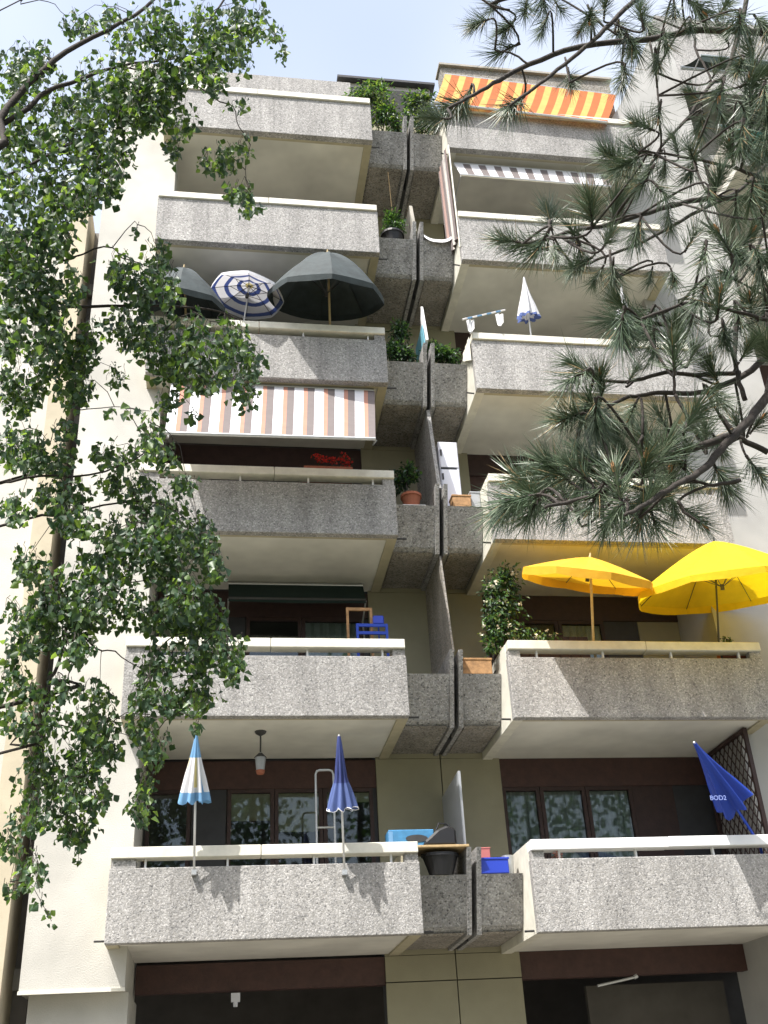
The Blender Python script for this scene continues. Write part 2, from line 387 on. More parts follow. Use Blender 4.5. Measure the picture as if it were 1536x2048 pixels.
# set-back roof storey
b=MB(); b.box(-1.0,2.55,WY,WY+.25,17.9,21.62); bpart(b,'roof_parapet',M['agg'])
b=MB(); b.box(2.3,4.4,WY+.2,WY+.5,17.9,21.86); r=bpart(b,'roof_parapet',M['white'])
b=MB(); b.box(2.28,4.5,WY+.05,WY+.6,21.862,21.93); bpart(b,'roof_capping',M['dmetal'])
b=MB(); b.box(4.4,8.2,1.15,1.45,17.9,21.28); bpart(b,'roof_parapet',M['agg_b'])
b=MB(); b.box(4.36,8.25,1.08,1.5,21.281,21.34); bpart(b,'roof_capping',M['conc'])
# low rail with little knobs behind the top left coping
b=MB((0,.6,18.6)); b.tube([(-1.1,.55,18.98),(2.5,.55,18.98)],.012,6)
rail=bpart(b,'roof_rail',M['dmetal'])
for i in range(34):
    xx=-1.0+i*.104+rnd.uniform(-.015,.015); hh=rnd.uniform(.05,.11)
    c=MB((xx,.55,18.9)); c.tube([(xx,.55,18.55),(xx,.55,18.98+hh*.3)],.012,5); c.box(xx-.022,xx+.022,.53,.57,18.90,18.93+hh)
    o=c.build('rail_knob',M['black']); o.parent=rail; o.location=c.off-Vector((0,.6,18.6))
b=MB(); b.box(-1.0,8.2,WY+.6,6,21.0,21.2); bpart(b,'roof',M['conc'])

# window walls
def window_wall(n,side,layout,zhead):
    """layout: list of (kind,x0,x1,drape)"""
    z=Z0+FH*n; zt=z+FH-.005 if n>=0 else Z0-.005; zb=max(z+.2,.05)
    for kind,x0,x1,dr in layout:
        if kind=='panel':
            b=MB((x0,WY,zb)); b.box(x0,x1,WY+.05,WY+.12,zb,zt); bpart(b,'timber_panel',M[dr])
        elif kind=='win':
            b=MB((x0,WY,zb)); fr=.055
            b.box(x0,x0+fr,WY+.03,WY+.11,zb,zhead); b.box(x1-fr,x1,WY+.03,WY+.11,zb,zhead)
            b.box(x0+fr,x1-fr,WY+.03,WY+.11,zhead-fr,zhead); b.box(x0+fr,x1-fr,WY+.03,WY+.11,zb,zb+fr)
            wi=bpart(b,'window',M['brown'])
            def sub(mb,name,mt):
                o=mb.build(name,mt,None); o.parent=wi; o.location=mb.off-b.off
            p=MB((x0,WY,zb)); p.box(x0+fr,x1-fr,WY+.065,WY+.073,zb+fr,zhead-fr); sub(p,'pane',M['glass'])
            if dr and dr[0]=='blind':
                p=MB((x0,WY,zb)); p.box(x0+fr,x1-fr,WY+.09,WY+.095,zhead-dr[1],zhead); sub(p,'blind',M['blind'])
            if dr and dr[0]=='curtain':
                p=MB((x0,WY,zb)); nf=20; ww=x1-x0
                pts=[(x0+ww*i/nf, WY+.13+.025*math.sin(i*1.9+x0*7)) for i in range(nf+1)]
                for i in range(nf):
                    (ax,ay),(bx,by)=pts[i],pts[i+1]
                    p.quad((ax,ay,zb),(bx,by,zb),(bx,by,zhead),(ax,ay,zhead))
                sub(p,'curtain',M['curt'])
    x0=layout[0][1]; x1=layout[-1][2]
    b=MB((x0,WY,zhead)); b.box(x0,x1,WY+.02,WY+.15,zhead+.002,zt); bpart(b,'timber_fascia',M['brown2'] if n<1 else M['brown'])
window_wall(0,'L',[('win',-.98,-.35,None),('panel',-.33,.16,'char'),('win',.18,.86,('blind',.45)),('win',.87,1.58,('blind',.62)),('win',1.59,2.34,('blind',.2)),('panel',2.345,2.395,'char')],5.90)
window_wall(0,'R',[('win',4.34,4.93,('curtain',)),('win',4.94,5.66,('curtain',)),('win',5.67,6.42,('curtain',)),('panel',6.43,7.1,'brown'),('panel',7.102,7.735,'char')],5.88)
for n in (1,2,3,4,5):
    zh=Z0+FH*n+2.35
    window_wall(n,'L',[('win',-.98,-.2,('blind',.4)),('panel',-.19,.4,'char'),('win',.42,1.3,None),('win',1.31,2.3,('curtain',)),('panel',2.31,2.395,'char')],zh)
    window_wall(n,'R',[('panel',4.34,4.9,'brown2'),('win',4.92,5.6,None),('win',5.61,6.4,('curtain',)),('panel',6.41,7.0,'char'),('panel',7.01,7.735,'cream')],zh)
# ground floor: deep dark openings under a timber fascia
for (x0,x1) in ((WL+.02,WR-.005),(VL+.005,VR-.005)):
    b=MB((x0,WY,3)); b.box(x0,x1,WY+.02,WY+.2,3.16,Z0-.005); bpart(b,'timber_fascia',M['brown2'])
b=MB((5.5,3,0)); b.box(5.55,7.72,WY+.9,WY+1.0,0,3.12); bpart(b,'garage_panel',M['gar'])
b=MB((.3,WY,3)); b.box(.28,.40,WY-.03,WY+.05,3.02,3.13); b.tube([(.34,WY,3.02),(.34,WY,2.96)],.03,8)
lp=b.build('wall_lamp',M['wlaq'],None); tag(lp,'small white lamp under the left ground floor fascia','lamp')
b=MB((5.6,1.9,3.1)); a=at(1195,1972,1.9); e=at(1268,1955,1.9); b.tube([a,e],.018,6); b.tube([e,e+Vector((.05,0,.02))],.03,6)
tag(b.build('awning_crank',M['metal'],None),'thin grey crank rod under the right ground floor fascia','rod')

# left strip beyond the white wall and the wing on the right
wing=empty('left_neighbour_wing',(-3.5,2,0)); tag(wing,'pale wing wall with a tan pilaster at the far left edge','building')
b=MB(); b.box(-2.74,-2.44,.35,2.2,0,15.9); b.build('pilaster',M['tan'],wing)
b=MB(); b.box(-2.44,-2.25,1.2,2.2,0,15.9); b.build('recess_panel',M['recess'],wing)
b=MB(); b.box(-9,-2.742,.9,2.2,0,15.6); b.build('wall',M['white'],wing)
for n in range(5):
    b=MB(); z=Z0+FH*n; b.box(-2.44,-2.262,1.13,1.19,z-.35,z-.1); b.build('spandrel',M['conc'],wing)

rw=empty('right_neighbour_wing',(12,2,0)); tag(rw,'neighbouring wing of balconies seen through the pine at the right edge','building')
b=MB(); b.box(9.72,15,WY,WY+.3,0,22.5); b.build('wall',M['grey_wall'],rw)
b=MB(); b.box(9.9,15,WY-.6,WY-.01,21.6,24.2); b.build('roof_parapet',M['agg'],rw)
for n in range(6):
    z=Z0+FH*n; b=MB((9.9,-.1,z)); b.box(9.9,14.5,-.1,.03,z,z+.87); bo=b.build('balcony',M['agg'],rw); 
    for nm,mt,bb in (('coping',M['conc'],(9.9,14.5,-.13,.06,z+.96,z+1.1)),('soffit_slab',M['soffit'],(9.9,14.5,.03,WY,z+.03,z+.2)),('side_wall',M['conc'],(9.902,10.05,.031,WY,z+.2,z+1.05)),('timber_panel',M['brown2'],(10.06,14.4,WY-.06,WY-.003,z+.9,z+2.3))):
        c=MB((9.9,-.1,z)); c.box(*bb); o=c.build(nm,mt); o.parent=bo; o.location=(0,0,0)

# ------------------------------------------------------------------ awnings
def awning(name,label,TL,TR,BL,BR,pattern,rep,valance=0,sag=.05,vmat=None,bar=True,barmat=None):
    TL,TR,BL,BR=[Vector(p) for p in (TL,TR,BL,BR)]
    mats=[]; 
    for k,_ in pattern:
        if M[k] not in mats: mats.append(M[k])
    O=(TL+TR)/2; root=empty(name,O); tag(root,label,'awning')
    W=(TR-TL).length; tot=sum(wd for _,wd in pattern)*rep
    b=MB(O); nv=7; nrm=(TR-TL).cross(BL-TL).normalized()
    cuts=[0]; ks=[]
    x=0
    for r_ in range(rep):
        for k,wd in pattern:
            x+=wd; cuts.append(x/tot); ks.append(mats.index(M[k]))
    for i,k in enumerate(ks):
        for j in range(nv):
            q=[]
            for (s,t) in ((cuts[i],j/nv),(cuts[i+1],j/nv),(cuts[i+1],(j+1)/nv),(cuts[i],(j+1)/nv)):
                p=TL.lerp(TR,s).lerp(BL.lerp(BR,s),t)
                p=p-Vector((0,0,1))*sag*math.sin(math.pi*t)+Vector((0,-1,0))*.0
                q.append(p)
            b.add(q,[(0,1,2,3)],k)
        if valance:
            sc=.35
            p0=BL.lerp(BR,cuts[i]); p1=BL.lerp(BR,cuts[i+1])
            b.add([p0,p1,p1-Vector((0,.01,valance)),(p0+p1)/2-Vector((0,.01,valance*1.25)),p0-Vector((0,.01,valance))],[(0,1,2,3,4)],k)
    b.build('canvas',mats,root,fix=False)
    if bar:
        f=MB(O); f.tube([BL,BR],.025,8); f.build('front_bar',barmat or M['metal'],root)
        f=MB(O); f.tube([TL+Vector((0,.05,.02)),TR+Vector((0,.05,.02))],.045,8); f.build('roller',M['metal'],root)
        for (t,bm_) in ((TL,BL),(TR,BR)):
            f=MB(O); mid=(t+bm_)/2+Vector((0,.35,-.35)); f.tube([t+Vector((0,.1,-.9)),mid,bm_+Vector((0,.02,-.01))],.014,6); f.build('arm',M['metal'],root)
    return root
awning('striped_awning','white awning with peach and taupe stripes sloping over the third left balcony',
       (-.86,.16,11.87),(2.39,.16,11.87),at(330,866,-1.0),at(751,878,-1.0),[('cwhite',.14),('peach',.06),('taupe',.105)],10,0,.03)
awning('orange_awning','orange and gold striped awning over the top right terrace',
       at(890,148,1.02),at(1232,190,1.02),at(868,205,-.15),at(1213,245,-.15),[('gold',.12),('orange',.14)],12,0,.05)
awning('half_rolled_awning','short white awning with grey slanting stripes under the top right balcony',
       at(908,326,.25),at(1215,350,.25),at(922,350,-.02),at(1222,374,-.02),[('cwhite',.14),('taupe',.12)],10,.0,.02)
awning('green_blind','dark green rolled awning above the second left balcony windows',
       (.12,1.7,Z0+2*FH-.04),(2.28,1.7,Z0+2*FH-.04),(.12,1.45,Z0+2*FH-.40),(2.28,1.45,Z0+2*FH-.40),[('dkgreen',1)],1,.06,.01,barmat=M['dmetal'])
awning('teal_awning','teal awning at the right edge behind the pine needles',
       (9.9,.2,19.0),(14.2,.2,19.0),(9.85,-.75,17.75),(14.2,-.75,17.75),[('teal',1)],6,.18,.05)
awning('pine_hidden_awning','darker green awning near the top right corner behind the pine',
       (9.9,.9,21.7),(14.2,.9,21.7),(9.8,0.0,20.9),(14.2,0.0,20.9),[('dkgreen',1)],6,.2,.05)

# ------------------------------------------------------------------ parasols
def frame(axis, hint=Vector((1,0,0))):
    a=axis.normalized(); x=(hint-a*hint.dot(a)).normalized(); y=a.cross(x)
    return x,y,a
def parasol(name,label,base,apex,rad,drop,mats,ring_mat=None,nr=8,val=.10,axis=None,pole_mat='polew',pr=.016,scallop=.0,group=None,wob=.0,twist=0,belly=1.25):
    base=Vector(base); apex=Vector(apex); ax=(Vector(axis) if axis is not None else apex-base).normalized()
    x,y,a=frame(ax); root=empty(name,base); tag(root,label,'parasol',group)
    b=MB(apex); NS=nr*4; NRG=9
    def P(r,th,extra=0):
        k=(th/(2*math.pi)*nr)%1.0; sagf=math.sin(math.pi*k)      # between ribs
        rr=r*(1-.05*sagf*(r/rad)); t=r/rad
        h=-drop*(t**belly) + .03*sagf*t*t*0 - .045*sagf*math.sin(math.pi*min(t,1))*rad
        w_=1+wob*math.sin(th*3+1.3)
        return apex+(x*math.cos(th+twist)+y*math.sin(th+twist))*rr*w_+a*(h-extra*(1-.0*sagf)-extra*.25*(sagf))
    rings=[[P(rad*i/NRG,2*math.pi*j/NS) for j in range(NS)] for i in range(1,NRG+1)]
    rings.append([P(rad*1.005,2*math.pi*j/NS,val) for j in range(NS)])
    vs=[apex]+[p for r in rings for p in r]; 
    fs=[];mi=[]
    rm=ring_mat or [0]*(NRG+1)
    for j in range(NS): fs.append((0,1+j,1+(j+1)%NS)); mi.append(rm[0])
    for i in range(len(rings)-1):
        for j in range(NS):
            fs.append((1+i*NS+j,1+(i+1)*NS+j,1+(i+1)*NS+(j+1)%NS,1+i*NS+(j+1)%NS)); mi.append(rm[min(i+1,len(rm)-1)])
    b.add(vs,fs); b.mi=mi
    o=b.build('canopy',[M[k] for k in mats],root,fix=False,smooth=False)
    fl=Z0+FH*math.floor((base.z-Z0)/FH)+.22
    q=MB(base); q.tube([(base.x,base.y,fl),(base.x,base.y,base.z-.05),base.lerp(apex,.04),base.lerp(apex,.98)],pr,8); q.build('pole',M[pole_mat],root,smooth=True)
    q=MB(base); q.tube([(base.x,base.y,fl),(base.x,base.y,fl+.06),(base.x,base.y,fl+.2)],[.2,.19,.03],14); q.build('stand',M['conc'],root)
    q=MB(apex); q.tube([apex-a*.01,apex+a*.06],[.02,.012],8); q.build('finial',M[pole_mat],root)
    hub=apex-a*(drop*.9+.05); q=MB(hub); q.tube([hub-a*.04,hub+a*.04],.03,8); q.build('hub',M['dmetal'],root)
    for j in range(nr):
        th=2*math.pi*j/nr; q=MB(apex)
        q.tube([apex-a*.03]+[P(rad*t,th)-a*.012 for t in (.35,.7,1)],.005,4); rb=q.build('rib',M['dmetal'],root)
        q=MB(apex); q.tube([hub,P(rad*.5,th)-a*.015],.005,4); s=q.build('strut',M['dmetal']); s.parent=rb; s.location=(0,0,0)
    return root
# right: two yellow ones
parasol('yellow_parasol','large bright yellow open parasol at the right rail of the second balcony',at(1438,1290,.2),at(1428,1082,-.5),1.30,.74,['yellow'],nr=8,val=.09,axis=(-.06,-.2,1),pole_mat='dmetal',pr=.016)
parasol('yellow_parasol','flatter amber yellow open parasol tilted edge-on beside the climbing plant',at(1187,1290,.2),at(1180,1114,-.62),.97,.30,['yellow2'],nr=8,val=.10,axis=(.15,-.40,1),pole_mat='polewood',pr=.02)
# left fourth balcony
parasol('green_parasol','large grey green open parasol at the fourth left balcony rail',at(660,648,.23),at(655,506,-.35),.98,.76,['grn'],val=.08,axis=(.02,-.36,1),pole_mat='polewood',pr=.02,belly=1.7)
parasol('green_parasol','second grey green parasol half hidden by birch leaves',at(372,640,.4),at(368,536,-.25),.72,.62,['grn'],val=.08,axis=(.05,-.36,1),pole_mat='polewood',pr=.018,belly=1.7)
parasol('striped_parasol','small parasol with blue and white rings between the two green ones',at(488,640,.3),at(499,570,.12),.62,.20,['cwhite','cblue','cyel'],ring_mat=[2,0,1,0,0,1,0,0,1,0],nr=8,val=.05,axis=(.16,-.05,1),pr=.012)

def closed_parasol(name,label,base,tip,rmax,t_skirt,mats,bands,pole_mat='polew',nf=8,seg=14,waist=None,pr=.014,trim=None,asym=0,frill=False):
    """base: foot of the pole, tip: top. canopy covers from t_skirt (share along the pole) to 1; bands: material per ring share"""
    base=Vector(base); tip=Vector(tip); ax=(tip-base); Ln=ax.length; x,y,a=frame(ax)
    root=empty(name,base); tag(root,label,'parasol')
    foot=[(base.x,base.y,Z0+FH*math.floor((base.z-Z0)/FH)+.22)] if base.y>.1 else []
    q=MB(base); q.tube(foot+[base,base+a*Ln*.97],pr,8); q.build('pole',M[pole_mat],root,smooth=True)
    b=MB(tip); NS=nf*6; rings=[]
    for i in range(seg+1):
        s=i/seg; t=1-s*(1-t_skirt)
        r=rmax*(.10+.9*s**1.15)
        if waist and waist[0]<s: 
            r=rmax*(waist[1]+(1-waist[1])*((s-waist[0])/(1-waist[0]))**.8)
        elif waist: r=rmax*(.12+(waist[1]-.12)*(s/waist[0])**.7)
        ring=[]
        for j in range(NS):
            th=2*math.pi*j/NS; k=1+(.30*math.cos(nf*th+s*1.5)+.1*math.sin(3*th+s*2)*(1 if not frill else .6))*min(1,s*1.6)
            drop_=(.05*math.cos(nf*th))*Ln*.3 if i==seg else 0
            ring.append(base+a*(Ln*t-drop_)+(x*math.cos(th)+y*math.sin(th))*r*k + x*asym*rmax*s)
        rings.append(ring)
    vs=[p for r in rings for p in r]; fs=[];mi=[]
    for i in range(seg):
        for j in range(NS):
            fs.append((i*NS+j,(i+1)*NS+j,(i+1)*NS+(j+1)%NS,i*NS+(j+1)%NS)); mi.append(bands(i/seg,j//3))
    b.add(vs,fs); b.mi=mi
    can=b.build('canopy',[M[k] for k in mats],root,fix=False,smooth=True)
    if trim:
        q=MB(tip); q.tube(rings[-1]+[rings[-1][0]],.006,4,cap=False); q.build('trim',M[trim],root)
    q=MB(tip); q.tube([tip-a*.05,tip+a*.02],[.018,.012],8); q.build('finial',M['polew'],root)
    return root,can
BP1=Vector(at(388,1745,-.06)); 
def clamp(root,p,mt='metal'):
    c=MB(root.location); c.box(p.x-.03,p.x+.03,p.y-.03,.04,p.z-.03,p.z+.03); c.build('clamp',M[mt],root)
r_,_=closed_parasol('closed_parasol','folded parasol of pale yellow, white and light blue panels at the lowest left rail',BP1,at(393,1466,-.6),.165,.50,['clblue','cwhite','cyel'],
    lambda s,j:(0 if s>.82 or s<.35 else (1 if j%2 else (2 if s<.75 and j%4==0 else 0 if j%8==6 else 1))),asym=-.15)
clamp(r_,BP1)
BP2=Vector(at(689,1745,-.06))
r_,_=closed_parasol('closed_parasol','folded navy blue parasol with white scalloped hem at the lowest left rail',BP2,at(678,1472,-.6),.16,.46,['cnavy','cblue'],lambda s,j:(0 if s<.62 else 1),waist=(.62,.42),trim='gwhite',frill=True)
clamp(r_,BP2)
# royal blue folded parasol leaning out over the lowest right rail
b0=Vector(at(1520,1690,.25)); t0=Vector(at(1389,1486,-.85))
root,can=closed_parasol('closed_parasol','royal blue folded parasol with white print leaning over the lowest right rail',b0,t0,.215,.42,['royal'],lambda s,j:0,pole_mat='royal',pr=.02,nf=6)
# print on it: flat lettering laid on the cloth facing the street
cu=bpy.data.curves.new('print','FONT'); cu.body='BOD2'; cu.size=.085; cu.extrude=.002; cu.align_x='CENTER'
to=bpy.data.objects.new('print_tmp',cu); col.objects.link(to)
dg=bpy.context.evaluated_depsgraph_get(); me=bpy.data.meshes.new_from_object(to.evaluated_get(dg)); bpy.data.objects.remove(to)
me.materials.clear(); me.materials.append(M['ltext'])
pc=Vector(at(1437,1600,-.60)); px_=(Vector(at(1470,1598,-.60))-pc).normalized(); pz_=(Vector(at(1432,1560,-.60))-pc).normalized(); py_=pz_.cross(px_).normalized()
mm=Matrix.Identity(4)
for i in range(3): mm[i][0]=px_[i]; mm[i][1]=pz_[i]; mm[i][2]=px_.cross(pz_)[i]; mm[i][3]=pc[i]-root.location[i]
po=bpy.data.objects.new('print',me); link(po,root); po.matrix_local=mm

closed_parasol('closed_parasol','white folded parasol beside the airer rod on the fourth right balcony',at(1062,672,.22),at(1048,556,-.05),.17,.30,['cwhite','cblue'],lambda s,j:1 if s>.9 else 0,asym=-.1)
closed_parasol('closed_parasol','white folded parasol half hidden behind pine needles on the fourth right balcony',at(1250,690,.22),at(1243,572,0),.15,.3,['cwhite'],lambda s,j:0)

# ------------------------------------------------------------------ plants
def leaf_faces(mb,p,d,nrm,ln,wd,mi,fold=.3):
    d=d.normalized(); s=d.cross(nrm)
    if s.length<1e-4: s=d.orthogonal()
    s.normalize(); n2=s.cross(d)
    a=p; t=p+d*ln; l=p+d*ln*.38+s*wd*.5+n2*wd*fold; r_=p+d*ln*.38-s*wd*.5+n2*wd*fold; c=p+d*ln*.45
    l2=p+d*ln*.75+s*wd*.27+n2*wd*fold*.5; r2=p+d*ln*.75-s*wd*.27+n2*wd*fold*.5
    mb.add([a,l,l2,t,r2,r_,c],[(0,1,6),(1,2,6),(2,3,6),(3,4,6),(4,5,6),(5,0,6)],mi)
def rv(r=rnd):
    while True:
        v=Vector((r.uniform(-1,1),r.uniform(-1,1),r.uniform(-1,1)))
        if .05<v.length<1: return v
def bush(name,label,blobs,n,ln,mats,root_at,pot=None,droop=.3,flowers=None,cat='plant',stemmat='bark'):
    root=empty(name,root_at); tag(root,label,cat); R0=Vector(root_at)
    f=MB(R0); st=MB(R0); tot=sum(b[1][0]*b[1][1]*b[1][2] for b in blobs)
    fl=MB(R0)
    for c,rad in blobs:
        k=max(6,int(n*rad[0]*rad[1]*rad[2]/tot)); c=Vector(c)
        st.tube([R0,R0.lerp(c,.5)+rv()*.04,c],[.012,.008,.004],5)
        for i in range(k//8+2):
            q=rv(); tip=c+Vector((q.x*rad[0],q.y*rad[1],q.z*rad[2]))
            st.tube([c,c.lerp(tip,.5)+rv()*.02,tip],[.005,.004,.002],4)
            for j in range(8):
                t=(j+1)/8; p=c.lerp(tip,.2+.8*t)+rv()*ln*.9
                d=(tip-c).normalized()*.5+rv()*.8+Vector((0,0,-droop))
                leaf_faces(f,p,d,rv()+Vector((0,-.4,.8)),ln*rnd.uniform(.7,1.25),ln*rnd.uniform(.4,.6),rnd.randrange(len(mats)))
                if flowers and rnd.random()<flowers[1]:
                    pp=p+rv()*ln
                    for kk in range(5): leaf_faces(fl,pp,rv(),rv(),ln*.6,ln*.5,0)
    st.build('stems',M[stemmat],root,fix=False)
    o=f.build('foliage',[M[k] for k in mats],root,fix=False); o['kind']='stuff'
    if flowers: 
        o=fl.build('flowers',M[flowers[0]],root,fix=False); o['kind']='stuff'
    if pot:
        kind,p,r0,r1,h=pot; b=MB(R0); p=Vector(p)
        pts=[(r0,0),(r1,h*.82),(r1*1.1,h*.82),(r1*1.1,h),(r1*.95,h),(r1*.9,h*.9)]
        NS=18; vs=[];fs=[]
        for rr,hh in pts:
            for j in range(NS):
                th=2*math.pi*j/NS; vs.append(p+Vector((math.cos(th)*rr,math.sin(th)*rr,hh)))
        for i in range(len(pts)-1):
            for j in range(NS): fs.append((i*NS+j,i*NS+(j+1)%NS,(i+1)*NS+(j+1)%NS,(i+1)*NS+j))
        fs.append(tuple(range((len(pts)-1)*NS,len(pts)*NS))); fs.append(tuple(range(NS))[::-1])
        b.add(vs,fs); b.build('pot',M[kind],root,smooth=False)
    return root
zt=lambda n:Z0+FH*n+.765
PT=lambda n:Z0+FH*n+.778
def px(u,v,Y,ru,rv_,dy):
    c=at(u,v,Y); s=(c-CAM).length/FPX
    return (c,(ru*s,dy,rv_*s*1.1))
# top planters
bush('terrace_shrub','bright green shrub spilling from the top left planter',[px(735,195,.7,45,25,.3),px(770,225,.7,35,45,.3),px(790,250,.65,20,25,.2),px(755,175,.75,40,14,.2)],2000,.085,['pl1','pl3','pl1','pl2'],(2.95,.78,zt(5)))
bush('terrace_shrub','leafy shrub with dark lower leaves in the top right planter',[px(835,205,.75,35,35,.3),px(850,245,.7,35,40,.25),px(815,235,.6,15,30,.15)],1700,.085,['pl1','pl3','pl2','pl2'],(3.78,.78,zt(5)))
# fifth floor round bush in a dark bowl
c5=Vector(at(785,478,.62))
bush('potted_bush','round green bush in a dark bowl on the fifth left planter',[px(787,448,.62,27,32,.22)],900,.065,['pl1','pl2','pl1'],c5,pot=('black',(c5.x,c5.y,PT(4)),.13,.2,.24))
b=MB(at(790,395,.7)); b.tube([at(792,470,.68),at(784,420,.72),at(776,345,.75)],.008,5); tag(b.build('bamboo_cane',M['wood2'],None),'thin bare cane rising beside the round bush','cane')
# fourth floor
bush('balcony_shrub','dark shrub with a pale bloom in the fourth left planter',[px(800,665,.75,22,28,.2),px(790,705,.7,25,30,.2),px(815,715,.7,20,20,.2)],1100,.075,['pl2','pl2','pl1'],(2.95,.78,zt(3)))
bush('balcony_shrub','low glossy green shrub in the fourth right planter',[px(880,705,.7,25,18,.2),px(905,712,.7,20,16,.2),px(865,695,.75,12,15,.15)],1000,.075,['pl1','pl2','pl1','pl2'],(3.78,.78,zt(3)))
# third floor
c3=Vector(at(823,1008,.62)); c3.z=PT(2)+.05
bush('potted_fern','dark fern in a terracotta pot on the third left planter',[px(812,955,.95,25,30,.25),px(795,965,1.0,15,25,.2)],300,.10,['pl2','pl2','pl1'],c3+Vector((0,0,.2)),pot=('terra',c3-Vector((0,0,.02)),.11,.155,.24))
b=MB(c3); b.box(c3.x-.17,c3.x+.2,c3.y-.15,c3.y+.15,c3.z-.05,c3.z-.022); tag(b.build('pot_tray',M['gwhite'],None),'white tray under the terracotta pot','tray')
g0=Vector(at(655,940,.32))
bush('geranium','red geraniums behind the third left balcony rail',[px(640,918,.36,28,10,.12),px(675,920,.36,28,10,.12),px(695,928,.36,14,7,.08)],160,.04,['pl2','red','pl2'],g0,flowers=('red',.75))
gb=[o for o in col.objects if o.name.startswith('geranium')][0]
b=MB(g0); b.box(g0.x-.38,g0.x+.38,.175,.40,g0.z-.22,g0.z-.02); b.build('flower_box',M['terra'],gb)
g4=Vector(at(575,662,.3))
for i,(uu,vv,nm) in enumerate(((575,659,'red flower pot under the fourth left coping'),(520,657,'smaller red flower pot nearest the birch leaves under the fourth left coping'))):
    c=Vector(at(uu,vv,.27)); k=.09-.02*i; c.y=.172+k*1.12; b=MB(c); b.tube([c-Vector((0,0,.16)),c-Vector((0,0,.02)),c+Vector((0,0,.0)),c+Vector((0,0,.04))],[k*.75,k*.95,k*1.12,k*1.1],14)
    tag(b.build('flower_pot',M['red'],None),nm,'flower pot')
# second floor right: big climber
bush('climbing_plant','tall climbing plant with pale blossoms hanging beside the amber parasol',
     [px(1010,1165,.45,38,38,.3),px(985,1185,.5,24,35,.2),px(1010,1215,.5,45,35,.3),px(1000,1255,.45,40,35,.3),px(985,1290,.5,22,25,.2),px(1045,1270,.4,30,14,.2),px(1090,1272,.35,30,10,.15)],2600,.075,['pl2','pl2','pl1','pl1','pl3'],(3.95,.85,zt(1)),flowers=('fruit',.035),droop=.5)
bush('rail_plant','small plant behind the second right rail near the big parasol pole',[px(1460,1280,.35,22,8,.1)],60,.05,['pl2','pl1'],at(1460,1296,.30))
rp=[o for o in col.objects if o.name.startswith('rail_plant')][0]; b=MB(rp.location); q=rp.location; b.box(q.x-.2,q.x+.2,.175,.38,q.z-.2,q.z-.01); b.build('flower_box',M['terra'],rp)
# lowest right rail: pink flower and pale blue pot
c=Vector(at(1118,1716,.07)); c.z=Z0+HP+.002; bush('pink_flower','small pink bloom in the gap under the lowest right coping',[px(1122,1712,.1,18,6,.06)],30,.035,['pink','pink','pl1'],c,flowers=('pink',.6))

# ------------------------------------------------------------------ things on balconies and planters
def boxthing(name,label,cat,p,sx,sy,sz,mt,parts=(),bevel=.01):
    p=Vector(p); root=empty(name,p); tag(root,label,cat)
    b=MB(p); b.box(p.x-sx/2,p.x+sx/2,p.y-sy/2,p.y+sy/2,p.z,p.z+sz); b.build('body',M[mt],root,bevel=bevel)
    for nm,(x0,x1,y0,y1,z0,z1),m2 in parts:
        q=MB(p); q.box(p.x+x0,p.x+x1,p.y+y0,p.y+y1,p.z+z0,p.z+z1); q.build(nm,M[m2],root,bevel=.004)
    return root
zp=Z0+.705
# lowest left planter
p=Vector(at(820,1692,.62)); p.z=Z0+1.140; boxthing('cardboard_box','flat bright blue box printed with a dark oval on the lowest left planter','box',p,.62,.3,.24,'boxblue',[('label_strip',(-.31,-.25,-.152,-.148,.02,.22),'clblue')])
b=MB(p); NS=20; b.add([(p.x+.07+math.cos(2*math.pi*j/NS)*.15,p.y-.156,p.z+.12+math.sin(2*math.pi*j/NS)*.05) for j in range(NS)],[tuple(range(NS))]); bo=[o for o in col.objects if o.name.startswith('cardboard_box')][0]
b.build('printed_oval',M['dmetal'],bo,fix=False)
p=Vector(at(878,1694,.50)); p.z=Z0+1.140; b=MB(p)
prof=[(-.22,0),(.22,0),(.22,.22),(.12,.27),(-.02,.22),(-.14,.12),(-.22,.06)]
b.prism([(p.x+x_,p.z+z_) for x_,z_ in prof],'y',p.y-.14,p.y+.14)
root=empty('black_bag',p); tag(root,'slumped black bag on the wooden board of the lowest left planter','bag')
b.build('body',M['black'],root,bevel=.03); q=MB(p); q.tube([p+Vector((-.05,-.1,.2)),p+Vector((0,-.1,.30)),p+Vector((.1,-.1,.29)),p+Vector((.15,-.1,.24))],.012,6); q.build('handle',M['black'],root)
p=Vector(at(882,1703,.46)); b=MB(p); b.box(2.47,3.34,.30,.86,Z0+1.104,Z0+1.138); tag(b.build('wooden_board',M['wood2'],None,bevel=.006),'pale wooden board across the lowest left planter','board')
p=Vector(at(882,1740,.50)); p.z=PT(0); b=MB(p); NS=20; pts=[(.13,0),(.20,.24),(.215,.24),(.215,.28),(.19,.28)]
vs=[];fs=[]
for rr,hh in pts:
    for j in range(NS):
        th=2*math.pi*j/NS; vs.append(p+Vector((math.cos(th)*rr*1.2,math.sin(th)*rr*.8,hh)))
for i in range(len(pts)-1):
    for j in range(NS): fs.append((i*NS+j,i*NS+(j+1)%NS,(i+1)*NS+(j+1)%NS,(i+1)*NS+j))
fs.append(tuple(range((len(pts)-1)*NS,len(pts)*NS))); fs.append(tuple(range(NS))[::-1])
b.add(vs,fs); tag(b.build('black_tub',M['black'],None),'black oval tub under the wooden board','tub')
